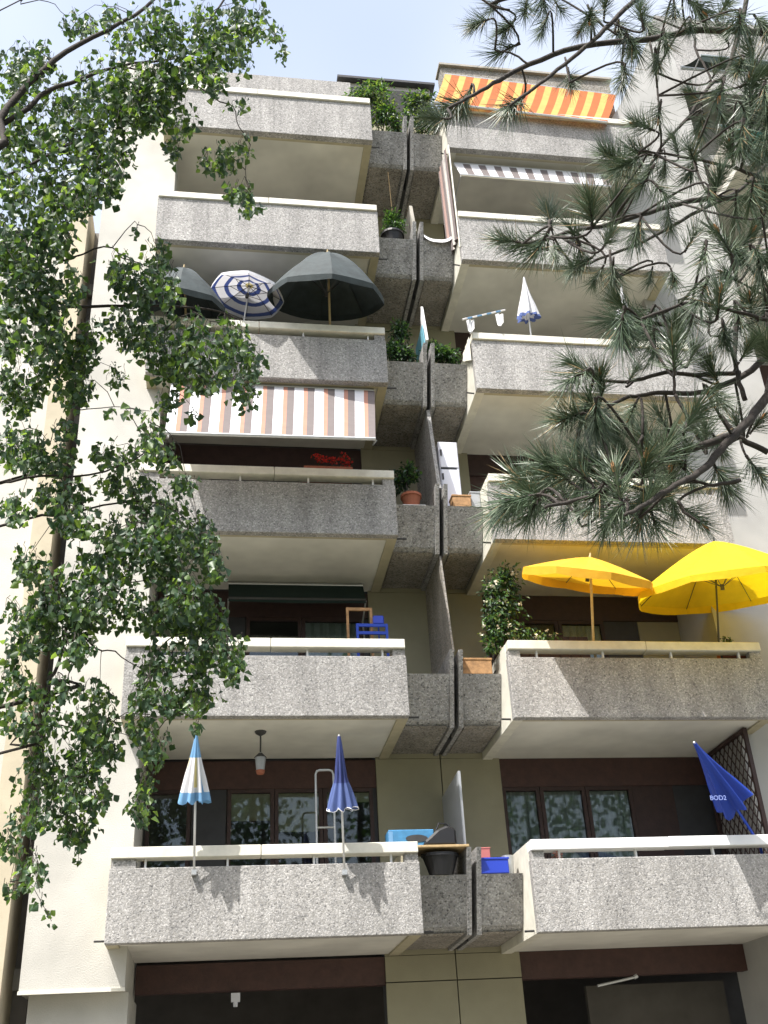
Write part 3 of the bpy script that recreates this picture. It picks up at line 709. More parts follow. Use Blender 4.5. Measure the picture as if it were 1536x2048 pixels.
# lowest right planter
p=Vector(at(985,1748,.56)); p.z=PT(0); boxthing('blue_crate','cobalt blue plastic crate on the lowest right planter','crate',p,.40,.28,.20,'plblue',[('rim',(-.21,.21,-.15,.15,.18,.205),'plblue')])
p=Vector(at(970,1722,.85)); p.z=PT(0); boxthing('red_tin','brick red tin behind the cobalt crate','tin',p,.14,.14,.40,'pinkred',[('lid',(-.075,.075,-.075,.075,.395,.415),'pinkred')])
p=Vector(at(1018,1742,.62)); p.z=PT(0); b=MB(p); b.tube([p,p+Vector((0,0,.12)),p+Vector((.0,0,.26))],[.06,.072,.08],12); tag(b.build('grey_bucket',M['metal'],None),'grey bucket between the cobalt crate and the balcony side','bucket')
# second right planter: wooden box; third right planter box
p=Vector(at(952,1354,.56)); p.z=PT(1); boxthing('wooden_flower_box','long orange wooden flower box on the second right planter','flower box',p,.46,.22,.24,'wood',[('rim',(-.24,.24,-.12,.12,.22,.25),'wood'),('soil',(-.21,.21,-.09,.09,.245,.255),'soil')])
p=Vector(at(922,1018,.56)); p.z=PT(2); boxthing('wooden_flower_box','short orange wooden box below the white cabinet','flower box',p,.30,.22,.21,'wood',[('rim',(-.16,.16,-.12,.12,.19,.22),'wood')])
p=Vector(at(950,1015,.6)); p.z=PT(2); boxthing('plastic_bin','small translucent grey bin beside the short orange box','bin',p,.16,.18,.3,'frost',[('lid',(-.09,.09,-.1,.1,.295,.32),'frost')])
# white cabinet on third right
p=Vector(at(888,990,1.0)); p2=at(884,890,.9); p.z=PT(2); p.x=max(p.x,3.68); h=p2.z-p.z
boxthing('white_cabinet','white two door cabinet standing on the third right planter','cabinet',p,.33,.4,h,'wlaq',[('door',(-.15,.15,-.215,-.2,.02,h*.62),'wlaq'),('door',(-.15,.15,-.215,-.2,h*.65,h-.02),'wlaq'),('handle',(-.145,-.115,-.235,-.215,h*.48,h*.56),'black'),('handle',(-.145,-.115,-.235,-.215,h*.80,h*.88),'black'),('door_gap',(-.15,.12,-.218,-.205,h*.623,h*.647),'black')])
# fifth right: cloth over planter and striped wind screen
b=MB(at(870,495,.5)); c=Vector(at(870,492,.55)); NX=14
rows=[]
for k,(dy,dz) in enumerate(((.12,.06),(-.1,.03),(-.15,-.05))):
    rows.append([Vector((3.51+.52*i/NX, (.62,.40,.385)[k], PT(4)+(.012,.010,-.07)[k]+.11*abs(2*i/NX-1)**3)) for i in range(NX+1)])
for k in range(2):
    for i in range(NX): b.quad(rows[k][i],rows[k][i+1],rows[k+1][i+1],rows[k+1][i])
o=b.build('white_cloth',M['gwhite'],None,fix=False); tag(o,'white cloth sagging over the fifth right planter','cloth')
sw=empty('wind_screen',(4.0,.5,Z0+4*FH+1.1)); tag(sw,'pinkish striped cloth wind screen at the side of the fifth right balcony','wind screen')
b=MB(sw.location); NX=24; z0,z1=Z0+4*FH+.55,Z0+5*FH+.03
for i in range(NX):
    y0=.06+.66*i/NX; y1=.06+.66*(i+1)/NX; f0=.03*math.sin(i*1.3); f1=.03*math.sin((i+1)*1.3)
    b.quad((4.03+f0,y0,z0),(4.03+f1,y1,z0),(4.0+f1*.5,y1,z1),(4.0+f0*.5,y0,z1)); b.mi[-1]=(2,0,2,1)[i%4]
b.build('cloth',[M['rose'],M['stonecl'],M['taupe']],sw,fix=False)
b=MB(sw.location); b.tube([(4.05,.0,z0-.3),(4.05,.0,z1)],.015,6); b.build('post',M['cope'],sw)
# fourth right: airer rod with hanging things
ar=empty('airer_rod',at(930,668,.0)); tag(ar,'blue and white airer rod with hanging cloths on the fourth right corner','airer')
a=Vector(at(925,639,-.15)); e=Vector(at(1010,620,-.05)); b=MB(ar.location); n_=9
for i in range(n_): b.tube([a.lerp(e,i/n_),a.lerp(e,(i+1)/n_)],.016,6,mi=i%2)
b.build('rod',[M['polew'],M['clblue']],ar)
for uu,vv,hh in ((940,640,26),(998,628,26)):
    p=Vector(at(uu,vv,-.1)); b=MB(ar.location); s=hh/110
    for i in range(6):
        x_=-.07+.14*i/6; x2=-.07+.14*(i+1)/6; b.quad(p+Vector((x_,.02*math.sin(i*2),0)),p+Vector((x2,.02*math.sin(i*2+2),0)),p+Vector((x2*.8,.02*math.sin(i*2+2),-s-.04*math.sin(i))),p+Vector((x_*.8,.02*math.sin(i*2),-s-.04*math.sin(i-1))))
    b.build('hanging_cloth',M['gwhite'],ar,fix=False)
b=MB(ar.location); p=Vector(at(941,668,-.05)); b.tube([p,Vector(at(940,636,-.12))],.012,6); b.build('upright',M['polew'],ar)
# fabric covers on the side of the right balconies (light cloth bits hanging at the fourth)
p=Vector(at(936,700,.1)); b=MB(p)
for i in range(6):
    y0=.05+.5*i/6; y1=.05+.5*(i+1)/6; b.quad((4.045-.02*(i%2),y0,p.z+.25),(4.045-.02*((i+1)%2),y1,p.z+.22),(4.04-.03*((i+1)%2),y1,p.z-.25+.35*(i+1)/6),(4.04-.03*(i%2),y0,p.z-.25+.35*i/6))
tag(b.build('hanging_towel',M['cope'],None,fix=False),'cream towel hung over the side of the fourth right balcony','towel')

# lowest left balcony: hanging lantern, tubular rack
lt=Vector(at(521,1488,.75)); ln=empty('hanging_lantern',(lt.x,lt.y,Z0+FH+.03)); tag(ln,'dark hanging lantern under the soffit of the second left balcony','lantern')
zt_=Z0+FH+.03; b=MB(ln.location); b.tube([(lt.x,lt.y,zt_),(lt.x,lt.y,zt_-.03),(lt.x,lt.y,zt_-.06)],[.085,.07,.02],12); b.build('ceiling_rose',M['dmetal'],ln)
b=MB(ln.location); b.tube([(lt.x,lt.y,zt_-.05),(lt.x,lt.y,zt_-.30)],.012,6); b.build('rod',M['dmetal'],ln)
b=MB(ln.location); b.tube([(lt.x,lt.y,zt_-.30),(lt.x,lt.y,zt_-.36),(lt.x,lt.y,zt_-.55)],[.02,.075,.055],8); b.build('glass_body',M['frost'],ln)
b=MB(ln.location); b.tube([(lt.x,lt.y,zt_-.55),(lt.x,lt.y,zt_-.60)],[.065,.05],8); b.build('base',M['terra'],ln)
b=MB(ln.location); b.tube([(lt.x,lt.y,zt_-.31),(lt.x,lt.y,zt_-.37)],[.03,.09],8); b.build('cap',M['dmetal'],ln)
rk=Vector(at(650,1690,.9)); zf=Z0+.2; ra=empty('tubular_rack',(rk.x,.9,zf)); tag(ra,'bent grey tubular trolley frame standing beside the navy parasol','rack')
top=at(650,1540,.9).z; x0,x1=at(632,1600,.9).x,at(668,1600,.9).x
b=MB(ra.location); b.tube([(x0,.9,zf),(x0,.9,top-.06),(x0+.02,.9,top-.015),(x0+.06,.9,top),(x1-.06,.9,top),(x1-.02,.9,top-.015),(x1,.9,top-.06),(x1,.9,zf)],.016,6); b.build('hoop',M['metal'],ra)
zr=at(650,1655,.9).z; b=MB(ra.location); b.tube([(x0,.9,zr),(x1,.9,zr)],.014,6); b.build('crossbar',M['metal'],ra)
b=MB(ra.location); b.tube([(x0,.9,zr-.5),(x1,.9,zr-.5)],.014,6); b.build('crossbar',M['metal'],ra)
# second left balcony: folded wooden chair and blue chair
def chair(name,label,u0,u1,vtop,Y,mt,smt,dz):
    zf=Z0+FH+.22; x0=at(u0,1290,Y).x; x1=at(u1,1290,Y).x; zt2=at((u0+u1)/2,vtop,Y).z; root=empty(name,((x0+x1)/2,Y,zf)); tag(root,label,'chair')
    for xx in (x0,x1):
        b=MB(root.location); b.box(xx-.018,xx+.018,Y-.018,Y+.018,zf,zt2); b.build('leg',M[mt],root)
        b=MB(root.location); b.box(xx-.018,xx+.018,Y+.40,Y+.44,zf,zf+.45); b.build('leg',M[mt],root)
    b=MB(root.location); b.box(x0-.02,x1+.02,Y-.02,Y+.46,zf+.45,zf+.48); b.build('seat',M[smt],root)
    for k,hh in enumerate(dz):
        b=MB(root.location); b.box(x0+.018,x1-.018,Y-.014,Y+.014,zt2-hh-.045,zt2-hh); b.build('back_rail',M[mt],root)
    return root
chair('wooden_chair','reddish wooden chair frame behind the second left rail',697,745,1216,.55,'wood','brown2',(0,.5))
bc=chair('blue_chair','bright blue tubular chair behind the second left rail',716,775,1248,.40,'royal','royal',(0,.12))
p=Vector(at(757,1247,.45)); b=MB(bc.location); b.box(p.x-.08,p.x+.08,.42,.50,p.z-.02,p.z+.12); b.build('head_cushion',M['plblue'],bc,bevel=.015)
b=MB(bc.location); b.tube([(p.x,.46,p.z-.01),(p.x,.46,p.z-.25),(p.x,.42,p.z-.3)],.012,6); b.build('cushion_post',M['royal'],bc)
# balcony fence boards at the second right (behind the rail)
p=Vector(at(1100,1300,1.7)); root=empty('timber_screen',(p.x,1.7,Z0+FH+.22)); tag(root,'low brown timber screen at the back of the second right balcony','screen')
for i in range(9):
    xx=4.42+i*.17; b=MB(root.location); b.box(xx,xx+.16,1.68+.004*(i%2),1.72,Z0+FH+.22,Z0+FH+1.9); b.build('board',M['brown2'],root)
# lowest right: diamond trellis on the side wall
tr=empty('trellis',(VR-.06,1.2,Z0+.25)); tag(tr,'brown diamond trellis fixed to the side wall of the lowest right balcony','trellis')
ya,yb,za,zb=.5,1.98,Z0+.3,Z0+FH-.02
X=VR-.05
for (y0,y1,z0,z1) in ((ya,ya+.05,za,zb),(yb-.05,yb,za,zb),(ya+.05,yb-.05,za,za+.05),(ya+.05,yb-.05,zb-.05,zb)):
    b=MB((X,y0,z0)); b.box(X-.028,X+.03,y0,y1,z0,z1); b.build('frame_bar',M['brown'],tr)
st=.16
for sgn in (1,-1):
    c_=-(zb-za)
    k=0
    while c_<(yb-ya)+.01+(zb-za):
        # line: y = ya+c_+ s*(z) for +, clipped to rectangle
        pts=[]
        for t in (0,1):
            pass
        if sgn==1: f=lambda zz:ya+c_+(zz-za)*.75
        else: f=lambda zz:ya+c_+(zb-zz)*.75
        lo,hi=za,zb
        seg=[(zz,f(zz)) for zz in [za+(zb-za)*i/60 for i in range(61)] if ya<=f(zz)<=yb]
        if len(seg)>3:
            (zA,yA),(zB,yB)=seg[0],seg[-1]
            b=MB((X,yA,zA)); w_=.012; xo=-.012*sgn
            b.prism([(yA-w_,zA),(yA+w_,zA),(yB+w_,zB),(yB-w_,zB)],'x',X+xo-.005,X+xo+.005); b.build('slat',M['brown'],tr)
        c_+=st

# ------------------------------------------------------------------ birch on the left
bt=empty('birch_tree',(-5.6,-6.4,0)); tag(bt,'weeping birch with drooping green branches in front of the left facade','tree')
BY=-6.5
b=MB(bt.location); b.tube([(-5.6,-6.4,-.1),(-5.55,-6.4,2),(-5.45,-6.45,5),(-5.4,-6.4,8),(-5.2,-6.4,11.5)],[.19,.165,.14,.11,.05],12); b.build('trunk',M['birchbark'],bt,smooth=True)
def limb(pxs,r0,r1,Y0=BY,Y1=None,trunk=None,mt='bark',tree=None,n=7,sub=3,jit=.01):
    Y1=Y0 if Y1 is None else Y1; pts=[]
    k=len(pxs)-1
    raw=[]
    if trunk is not None: raw.append(Vector(trunk))
    raw+=[at(u,v,Y0+(Y1-Y0)*i/max(k,1)) for i,(u,v) in enumerate(pxs)]
    # catmull-rom
    for i in range(len(raw)-1):
        p0=raw[max(i-1,0)];p1=raw[i];p2=raw[i+1];p3=raw[min(i+2,len(raw)-1)]
        for j in range(sub):
            t=j/sub; pts.append(.5*((2*p1)+(p2-p0)*t+(2*p0-5*p1+4*p2-p3)*t*t+(3*p1-p0-3*p2+p3)*t**3)+rv()*jit*(1 if (i or j) else 0))
    pts.append(raw[-1])
    rad=[r0+(r1-r0)*i/(len(pts)-1) for i in range(len(pts))]
    o=MB(tree.location); o.tube(pts,rad,n); return o.build('branch',M[mt],tree,smooth=True), pts
tk=lambda z:(-5.6+z*.03,-6.42,z)
LIMBS=[]
def bl(*a,**k):
    o,p=limb(*a,tree=bt,**k); LIMBS.append(p)
bl([(-60,330),(0,240),(60,165),(130,105),(215,60),(290,15),(345,-45)],.045,.014,Y0=-6.6,Y1=-6.3,trunk=tk(7.3))
bl([(-30,268),(80,190),(170,155),(240,132),(330,120),(400,110)],.032,.006,Y0=-6.5,Y1=-6.2,trunk=tk(7.0))
bl([(380,82),(415,45),(450,-5),(480,-40)],.008,.014,Y0=-6.2)
bl([(240,132),(330,150),(385,165),(440,203),(465,213),(478,255),(500,290),(490,340),(505,400)],.009,.003,Y0=-6.2,Y1=-6.1)
bl([(400,110),(470,80),(540,60),(570,110)],.007,.002,Y0=-6.2)
bl([(60,330),(112,284),(160,250),(230,230),(300,200)],.016,.005,Y0=-6.7,trunk=tk(6.6))
bl([(-30,645),(0,638),(70,625),(140,615),(250,611),(345,612),(430,620),(480,640)],.026,.006,Y0=-6.3,Y1=-6.0,trunk=tk(5.6))
bl([(-30,560),(80,540),(165,507),(225,494),(245,515),(290,530),(335,560)],.012,.003,Y0=-6.6,trunk=tk(5.9))
bl([(-30,975),(0,966),(80,953),(180,949),(260,925),(310,890)],.016,.004,Y0=-6.5,trunk=tk(4.4))
bl([(-30,1060),(120,1030),(240,1005),(330,1010),(400,1060)],.014,.003,Y0=-6.2,trunk=tk(4.3))
bl([(60,1400),(100,1360),(118,1325),(130,1270),(140,1235),(200,1180),(300,1160)],.018,.004,Y0=-6.4,trunk=tk(3.2))
bl([(140,1240),(190,1293),(230,1305),(272,1332),(330,1360)],.008,.002,Y0=-6.4)
bl([(300,1160),(370,1210),(430,1260),(450,1330)],.006,.002,Y0=-6.2)
bl([(-30,1515),(20,1490),(55,1455),(120,1450),(190,1470)],.012,.003,Y0=-6.5,trunk=tk(2.9))
bl([(160,820),(230,815),(300,822)],.005,.002,Y0=-6.3)
bl([(-20,30),(40,10),(95,2),(130,30)],.008,.003,Y0=-6.6,trunk=tk(8.2))
ELL=[(50,110,70,40),(155,42,35,32),(215,25,30,28),(255,60,40,40),(330,40,60,60),(420,40,50,45),(490,30,42,52),(480,95,28,48),(540,62,32,22),(566,105,10,22),
(100,170,120,58),(250,160,110,70),(330,140,60,50),(400,110,50,50),(440,90,30,40),(60,260,70,70),(160,260,90,80),(280,200,80,60),(310,200,22,60),
(200,330,48,72),(160,380,40,50),(100,370,60,60),(30,350,40,70),(258,285,16,38),(365,230,35,40),(350,290,20,30),(425,150,28,30),(440,312,42,34),(492,290,18,30),(480,380,28,25),(500,412,28,14),(475,203,24,13),
(50,470,70,90),(120,450,40,60),(80,570,90,60),(275,455,7,20),(310,500,32,40),(230,530,46,40),(280,560,50,50),(330,560,30,50),
(60,650,80,60),(130,700,70,60),(40,760,50,60),(150,770,40,40),(180,660,30,40),(260,640,40,60),(330,680,70,70),(420,660,70,60),(470,700,45,60),(400,740,70,40),(490,770,28,40),(340,790,25,25),(232,745,24,25),(515,715,20,25),
(250,820,60,9),(385,820,8,22),(40,880,50,60),(100,900,60,40),(130,850,30,20),(235,900,50,30),(300,860,28,50),(330,900,28,40),(260,960,70,30),
(130,980,60,40),(40,1010,40,30),(310,1000,60,40),(372,960,28,18),(150,1030,60,40),(280,1060,90,50),(370,1040,60,40),(400,1080,42,42),(330,1110,50,60),(220,1100,70,60),(425,1120,22,40),
(60,1120,50,40),(150,1180,80,60),(60,1220,60,40),(255,1180,50,50),(360,1180,40,50),(405,1190,30,30),
(60,1260,50,50),(130,1250,60,40),(210,1230,60,28),(330,1220,60,40),(400,1230,60,40),(150,1290,40,30),(330,1300,60,50),(410,1300,60,50),(455,1290,35,50),(300,1370,42,40),(400,1380,42,40),(350,1390,36,40),(470,1330,20,30),
(30,1350,30,60),(120,1370,80,28),(200,1380,38,28),(60,1430,60,40),(180,1430,50,46),(212,1480,26,56),(280,1440,22,40),(310,1480,36,40),(290,1530,20,50),(285,1600,24,42),(392,1440,9,22),
(130,1500,80,70),(170,1570,50,50),(80,1560,60,60),(60,1620,50,40),(150,1640,38,48),(155,1710,9,14),(20,1680,20,30),(65,1730,26,46),(20,1770,15,20),(80,1790,7,14),(90,1820,7,8),(103,1845,6,9)]
allp=[p for pts in LIMBS for p in pts[3:]]
lr=random.Random(11)
leaves=[]; tw=MB(bt.location)
for (cu_,cv,ru,rv2) in ELL:
    area=math.pi*ru*rv2; nl=area/(35 if cv<430 else 37)*lr.uniform(.65,1.25); lsz=1.08-.36*min(1,max(0,(cv-100)/1500))
    per=11; nt_=max(1,int(nl/per+.5)); Yc=BY+lr.uniform(-.5,.6)
    got=0; tries=0
    while got<nl and tries<nt_*6:
        tries+=1
        a_=lr.uniform(0,2*math.pi); q=math.sqrt(lr.random())
        u=cu_+ru*q*math.cos(a_)*.95; v=cv-rv2*.25+rv2*q*math.sin(a_)*.75; Y=Yc+lr.uniform(-.35,.35)
        path=[at(u,v,Y)]; du=lr.uniform(-4,4); uu,vv=u,v; nlf=lr.randrange(6,14)
        if min(ru,rv2)<15: nlf=3
        ok=0
        for k in range(nlf):
            uu+=du+lr.uniform(-5,5); vv+=lr.uniform(5,12)
            if ((uu-cu_)/ru)**2+((vv-cv)/rv2)**2>1.25: break
            p=at(uu,vv,Y+lr.uniform(-.05,.05)); path.append(p); ok+=1
            for _ in range(lr.choice((1,1,2))):
                off=Vector((lr.uniform(-.035,.035),lr.uniform(-.06,.06),lr.uniform(-.03,.03)))
                d=Vector((lr.uniform(-.8,.8),lr.uniform(-.7,.5),-lr.uniform(.2,1.1)))
                nrm=Vector((lr.uniform(-1,1),lr.uniform(-1,1),lr.uniform(-.3,1)))
                ln=lr.choice((lr.uniform(.04,.06),lr.uniform(.055,.075),lr.uniform(.07,.095)))
                ln*=lsz; leaves.append((p+off,d.normalized(),nrm,ln,lr.choice((0,0,0,1,1,1,2)) )); got+=1
        if len(path)>2: tw.tube(path,[.0028]+[.002]*(len(path)-1),3,cap=False)
    # a side twig ties the clump to the nearest limb
    c=at(cu_,cv-rv2*.3,Yc); nb=min(allp,key=lambda p:(p-c).length)
    dl=(nb-c).length; lift=Vector((lr.uniform(-.05,.05),0,dl*.22))
    tw.tube([nb,nb.lerp(c,.3)+lift*.8,nb.lerp(c,.65)+lift,c],[.005,.004,.003,.002],4,cap=False)
    allp += [c]
o=tw.build('twigs',M['bark'],bt,fix=False); o['kind']='stuff'
order=sorted(range(len(leaves)),key=lambda i:-leaves[i][3]/((leaves[i][0]-CAM).length))
single=set(order[:300])
fol=MB(bt.location)
for i,(p,d,nrm,ln,mi) in enumerate(leaves):
    if i not in single: leaf_faces(fol,p,d,nrm,ln,ln*.86,mi)
o=fol.build('foliage',[M['leafA'],M['leafB'],M['leafC']],bt,fix=False,smooth=True); o['kind']='stuff'
lm=[]
for k in ('leafA','leafB','leafC'):
    q=MB(); leaf_faces(q,Vector((0,0,0)),Vector((0,0,-1)),Vector((0,-1,0)),1,.86,0); lm.append(q.mesh('leaf',M[k],True))
for i in single:
    p,d,nrm,ln,mi=leaves[i]; o=bpy.data.objects.new('leaf',lm[mi]); link(o,bt)
    z_=-d; s=d.cross(nrm).normalized(); n2=s.cross(d)
    mm=Matrix.Identity(4)
    for k in range(3): mm[k][0]=s[k]*ln; mm[k][1]=-n2[k]*ln; mm[k][2]=z_[k]*ln; mm[k][3]=p[k]-bt.location[k]
    o.matrix_local=mm

# ------------------------------------------------------------------ pine on the right
PD=-10.6
pt=empty('pine_tree',(3.6,-10.2,0)); tag(pt,'pine with long needle tufts reaching in from the right','tree')
b=MB(pt.location); b.tube([(3.6,-10.2,-.1),(3.58,-10.2,2.5),(3.5,-10.2,4.6),(3.5,-10.25,7)],[.16,.14,.11,.06],12); b.build('trunk',M['bark'],pt,smooth=True)
pk=lambda z:(3.54,-10.2,z)
PL=[]
def pb(pxs,r0,r1,Y0=PD,Y1=None,trunk=None,n=6):
    o,p=limb(pxs,r0,r1,Y0,Y1,trunk,'bark',pt,n,4,.004); PL.append(p)
pb([(1600,75),(1536,66),(1400,60),(1300,78),(1160,93),(1060,128),(1000,160),(950,188),(895,218)],.022,.006,PD-.1,PD-.3,pk(4.6))
pb([(1400,-60),(1330,-30),(1265,5),(1210,58),(1170,95),(1115,140),(1070,175),(1020,212)],.014,.006,PD-.3,PD-.4)
pb([(1175,10),(1200,45),(1235,70)],.007,.005,PD-.2)
pb([(1600,400),(1536,398),(1450,396),(1380,402),(1300,425),(1220,448),(1150,462),(1090,478),(1045,488)],.016,.006,PD,PD-.3,pk(3.7))
pb([(1530,330),(1480,380),(1400,420),(1330,460),(1260,495),(1180,525),(1150,535)],.011,.005,PD+.2)
pb([(1600,640),(1536,712),(1470,760),(1400,785),(1330,785),(1280,790),(1240,800),(1200,825),(1165,833)],.016,.005,PD-.1,PD-.2,pk(3.0))
pb([(1480,745),(1390,750),(1330,745),(1270,762),(1200,760),(1160,735),(1140,720)],.010,.005,PD-.15)
pb([(1640,660),(1536,790),(1490,850),(1440,900),(1400,945),(1350,970),(1290,1010),(1250,1030)],.022,.006,PD-.2,PD-.5,pk(2.7),n=8)
pb([(1470,870),(1420,885),(1350,910),(1270,945),(1200,985),(1130,1005),(1090,1015)],.015,.005,PD-.25,PD-.5)
pb([(1536,905),(1480,875),(1440,830)],.012,.010,PD-.2)
pb([(1355,1000),(1375,1030),(1400,1045)],.006,.005,PD-.45)
pb([(1480,960),(1430,970),(1390,960)],.008,.005,PD-.3)
pb([(1600,640),(1536,640),(1480,625),(1420,610),(1370,608),(1320,625),(1280,640)],.010,.005,PD-.2,PD-.4)
pb([(1475,620),(1470,700),(1475,750),(1490,800)],.009,.010,PD-.2)
pb([(1350,790),(1365,815),(1390,860),(1400,885)],.008,.007,PD-.2)
pb([(1350,790),(1348,740),(1345,700)],.006,.005,PD-.2)
pb([(1600,375),(1536,360),(1480,340),(1420,325),(1350,310),(1280,302)],.010,.005,PD-.1,PD-.3)
pb([(1500,-40),(1480,60),(1450,150),(1420,170),(1380,230),(1330,285),(1300,330)],.014,.006,PD+.1)
pb([(1390,75),(1392,100),(1418,150),(1420,172)],.007,.006,PD+.1)
pb([(1560,60),(1520,120),(1500,180),(1485,230)],.008,.005,PD)
pb([(1300,85),(1310,130),(1316,190),(1318,235)],.006,.004,PD-.2)
pb([(1250,85),(1245,120),(1243,165)],.006,.004,PD-.2)
pb([(1100,440),(1095,475)],.007,.006,PD-.2)
pb([(1220,500),(1222,540),(1224,560)],.006,.005,PD)
pb([(1540,430),(1510,510),(1480,560),(1450,545)],.008,.005,PD+.2)
pb([(1130,115),(1136,150),(1140,165)],.005,.004,PD-.3)
pb([(1060,130),(1030,110),(990,100)],.006,.004,PD-.3)
pb([(1020,20),(980,10),(930,-30)],.006,.005,PD-.2)
pb([(1290,950),(1275,900),(1285,870)],.006,.005,PD-.35)
# tufts: (u, v, direction in picture, size)
TF=[(890,222,-150,1.0),(1018,212,-140,1.0),(985,20,-120,1.0),(1050,25,-100,1.0),(1120,20,-70,.9),(1180,40,-100,.9),(1000,105,-160,.9),(1240,70,-90,.9),(1300,60,-60,1.0),(1350,30,-90,1.0),(1330,90,-90,.9),
(1400,20,-40,1),(1450,10,60,.9),(1140,165,-90,.8),(1243,165,-100,.7),(1318,130,-80,.8),(1490,215,-90,1.1),(1500,240,-60,1),(1318,235,-100,1),(1275,250,160,.9),(1300,330,-130,1),(1268,302,170,1.05),(1250,330,-150,1),(1330,345,-90,.9),(1285,370,-120,.9),
(1385,185,120,.8),(1440,130,60,.8),(1098,425,95,.9),(1180,405,100,.9),(1230,400,80,1),(1140,455,120,.8),(1045,490,175,1.1),(1075,500,-120,.9),(1150,535,-150,.9),(1160,500,-60,.8),(1224,562,-90,.8),(1220,470,60,.7),
(1265,640,170,1.2),(1285,655,-120,1.0),(1240,610,150,.9),(1150,728,150,1.1),(1200,755,100,.8),(1125,840,-160,1.0),(1165,833,-120,.9),(1180,800,120,.8),(1345,695,95,1.0),(1390,700,60,.9),(1350,650,100,.9),
(1420,630,80,.9),(1440,590,90,.9),(1285,870,110,1.0),(1330,890,60,1),(1240,905,120,1.0),(1190,930,120,1.0),(1140,930,140,1.0),(1085,960,130,1.0),(1060,985,160,1.05),(1020,1000,-170,1.0),(1090,1015,-150,1.1),(1060,1030,-120,1.0),
(1150,1000,100,.9),(1210,980,80,.9),(1245,1030,-150,1.1),(1280,1040,-100,1.05),(1300,990,60,.9),(1340,950,90,.9),(1400,1045,-40,.95),(1350,1020,-70,.8),(1385,960,-60,.8),(1450,970,-60,.9),(1440,900,-60,.8),
(1450,548,160,.9),(1500,470,60,1.0),(1440,470,120,.9),(1390,470,60,.8),(1530,520,-60,1),(1520,560,-80,.9),(1500,600,100,.8),(1500,690,60,.8),(1520,840,60,.8),(1520,950,-60,.9),(1350,560,-80,.8),(1300,560,-100,.7),(1420,730,110,.8),(1440,800,-50,.8),(1390,820,60,.9),(1320,830,120,.9),(1260,830,-120,.8),
(1510,330,60,.8),(1460,290,100,.8),(1420,400,-90,.8),(1380,300,120,.8),(1520,150,30,.9),(1440,60,120,.9),(1280,20,100,.9),(1210,0,90,.9),(1085,60,-110,.8),(950,50,-160,.8),
(1200,870,110,.9),(1290,920,90,.9),(1120,970,110,.9),(1230,950,100,.9),(1370,900,100,.8),(1320,990,-60,.9),(1180,1015,-120,.9),(1170,960,-90,.8),
(1010,60,-130,.9),(1090,10,-80,.9),(1160,60,-120,.8),(1270,95,-70,.9),(1380,60,-100,.9),(1500,100,120,.9),(1475,140,-120,.9),(1530,260,-100,1),(1450,240,-60,.9),(1350,280,100,.9),(1230,345,170,1),(1215,310,160,.9),(1330,390,-60,.9),
(1380,350,-110,.9),(1440,350,80,.8),(1500,400,-100,.9),(1340,450,-80,.9),(1270,470,-110,.8),(1190,560,-120,.8),(1110,510,-90,.8),(1000,480,170,.9),(1240,670,-100,1.0),(1225,640,180,.9),(1310,700,-90,.9),(1140,760,-150,.9),(1190,850,-90,.9),
(1270,740,60,.8),(1480,640,-80,.9),(1530,690,120,.9),(1470,840,110,.8),(1410,860,90,.9),(1230,870,130,.9),(1160,900,120,.9),(1100,930,140,.9),(1040,960,150,1),(1000,1020,-160,.9),(1130,1040,-110,.9),(1215,1045,-130,.9),(1310,1050,-80,.9),(860,235,170,.8),(930,210,-110,.9),
(1480,50,-100,1),(1530,60,-60,1),(1500,170,100,1),(1440,190,-110,1),(1530,210,-90,1),(1480,290,-100,1),(1520,310,-120,1),(1400,260,-100,1),(1530,380,100,1),(1470,430,-90,1),(1520,440,-120,1),(1410,520,-100,.9),(1480,520,-70,.9),(1400,600,-110,.9),(1530,620,-100,.9),(1450,680,-90,.9),(1380,640,-60,.9)]
def tuft_mesh(seed,mt):
    r=random.Random(seed); q=MB()
    nn=r.choice((90,130,160,200)); sp=r.uniform(.85,1.15); bx_=Vector((r.uniform(-.25,.25),r.uniform(-.25,.25),0)); lf=r.uniform(.85,1.15)
    for i in range(nn):
        t=r.random(); base=Vector((0,0,-.085+.10*t))     # along the shoot
        th=r.uniform(0,2*math.pi); spread=r.uniform(.30,1.35)*(1.05-.45*t)*sp
        d=Vector((math.cos(th)*math.sin(spread),math.sin(th)*math.sin(spread),math.cos(spread)))
        d=(d+bx_).normalized(); ln=r.uniform(.08,.165)*lf; w_=r.uniform(.0010,.0016)
        s=d.orthogonal().normalized(); n2=d.cross(s); bend=Vector((r.uniform(-1,1),r.uniform(-1,1),r.uniform(-1,.3)))*.014
        c=[base+d*ln*.5+bend*.6, base+d*ln+bend*1.6-Vector((0,0,.0))]
        tri=lambda p,k:[p+(s*math.cos(a)+n2*math.sin(a))*w_*k for a in (0,2.09,4.19)]
        A=tri(base,1);B=tri(c[0],1);vs=A+B+[c[1]]
        q.add(vs,[(0,1,4,3),(1,2,5,4),(2,0,3,5),(3,4,6),(4,5,6),(5,3,6)],r.choice((0,0,0,1,1,3 if r.random()<.2 else 0)))
    q.tube([(0,0,-.10),(0,0,.015)],[.0075,.004],5,mi=2)
    return q.mesh('needle_tuft',[M['needle'],M['needleB'],M['bark'],M['wood2']])
TM=[tuft_mesh(s,None) for s in range(14)]
tr_=random.Random(5); pall=[p for pts in PL for p in pts[4:]]
bm_=MB(); bm_.tube([(0,0,0),(0,0,.018),(0,0,.04)],[.006,.008,.002],6); BUD=bm_.mesh('bud',M['bud'])
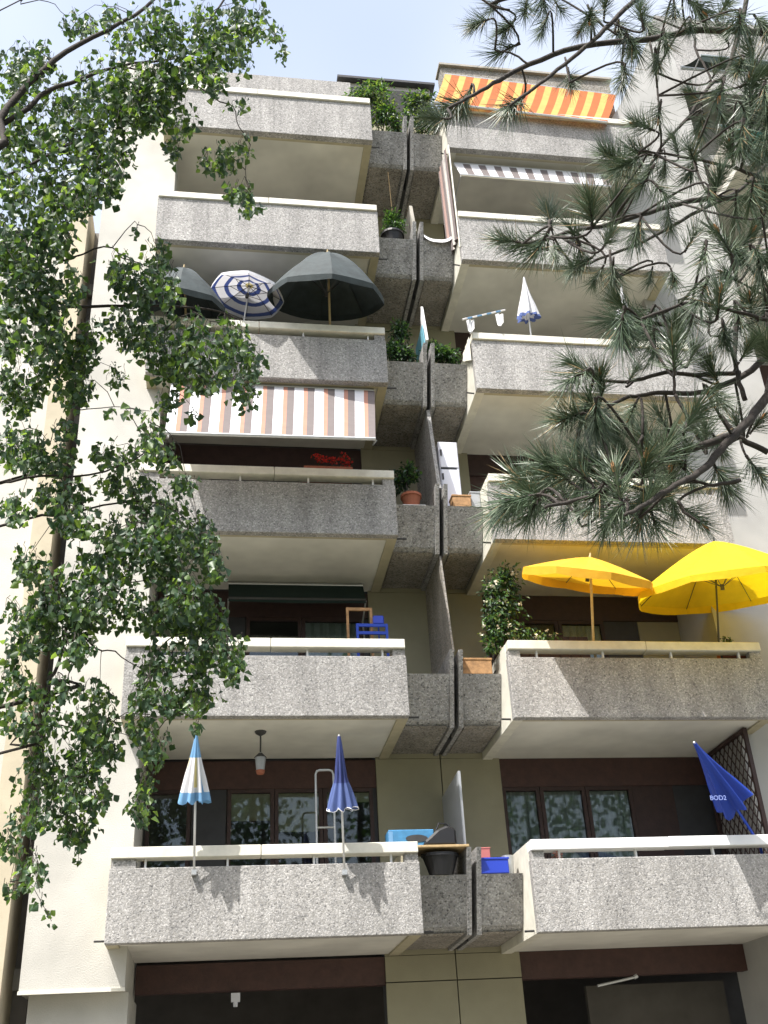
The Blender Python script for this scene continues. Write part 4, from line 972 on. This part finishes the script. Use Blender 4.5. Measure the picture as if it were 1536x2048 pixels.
for i,(u,v,ang,s) in enumerate(TF):
    Y=PD-.25+tr_.uniform(-.25,.25)
    p=at(u,v,Y)
    nb=min(pall,key=lambda q:(q-p).length)
    if (nb-p).length<.14: p=p.lerp(nb+(p-nb)*1.0,1.0)
    a=R(ang); d=(rt*math.cos(a)+up*math.sin(a)+fw*tr_.uniform(-.55,.35)).normalized()
    o=bpy.data.objects.new('needle_tuft',TM[(i*5)%14]); link(o,pt)
    q=d.to_track_quat('Z','Y').to_matrix().to_4x4() @ Matrix.Rotation(tr_.uniform(0,6.28),4,'Z') @ Matrix.Scale(s*tr_.uniform(.8,1.18),4)
    q.translation=p-pt.location; o.matrix_local=q
    # shoot joining the tuft to the nearest branch
    base=p-d*.09*s
    if (nb-base).length<.6:
        t=MB(pt.location); dl=(nb-base).length; c1=base-d*min(.35*dl,.07)
        cv_=[nb*(1-k)**2+c1*2*k*(1-k)+base*k*k for k in (0,.2,.4,.6,.8,1)]
        t.tube(cv_,[.0055,.0055,.005,.005,.0045,.0045],5); t.build('shoot',M['bark'],pt,smooth=True)
    if tr_.random()<.22:
        bo=bpy.data.objects.new('bud',BUD); link(bo,pt); bo.matrix_local=q@Matrix.Translation((0,0,.01))

# ------------------------------------------------------------------ trees across the street, seen only as reflections in the panes
wb=MB(); wr=random.Random(3)
for k in range(26):
    cx=-34+k*3.1+wr.uniform(-1,1); cy_=-33-wr.uniform(0,5); H=wr.uniform(19,26)
    wb.tube([(cx,cy_,0),(cx+wr.uniform(-.4,.4),cy_,H*.5),(cx,cy_,H*.85)],[.22,.16,.05],6,mi=0)
    for j in range(1300):
        q=rv(wr); p=Vector((cx+q.x*2.4,cy_+q.y*2.2,H*.60+q.z*H*.42))
        leaf_faces(wb,p,rv(wr),rv(wr),wr.uniform(.22,.42),wr.uniform(.2,.34),1+wr.randrange(2))
o=wb.build('tree_belt',[M['bark'],M['pl1'],M['pl2']],None,fix=False); tag(o,'belt of leafy trees mirrored in the window panes','trees',kind='stuff')

# repeats of one kind share a group
for pre,grp in (('closed_parasol','folded parasols on the balcony rails'),('yellow_parasol','open yellow parasols'),('green_parasol','open grey green parasols'),
                ('wooden_flower_box','orange wooden flower boxes'),('flower_pot','red flower pots'),('terrace_shrub','shrubs in the top planters'),('balcony_shrub','shrubs in the fourth planters')):
    for o in col.objects:
        if o.parent is None and o.name.split('.')[0]==pre: o['group']=grp
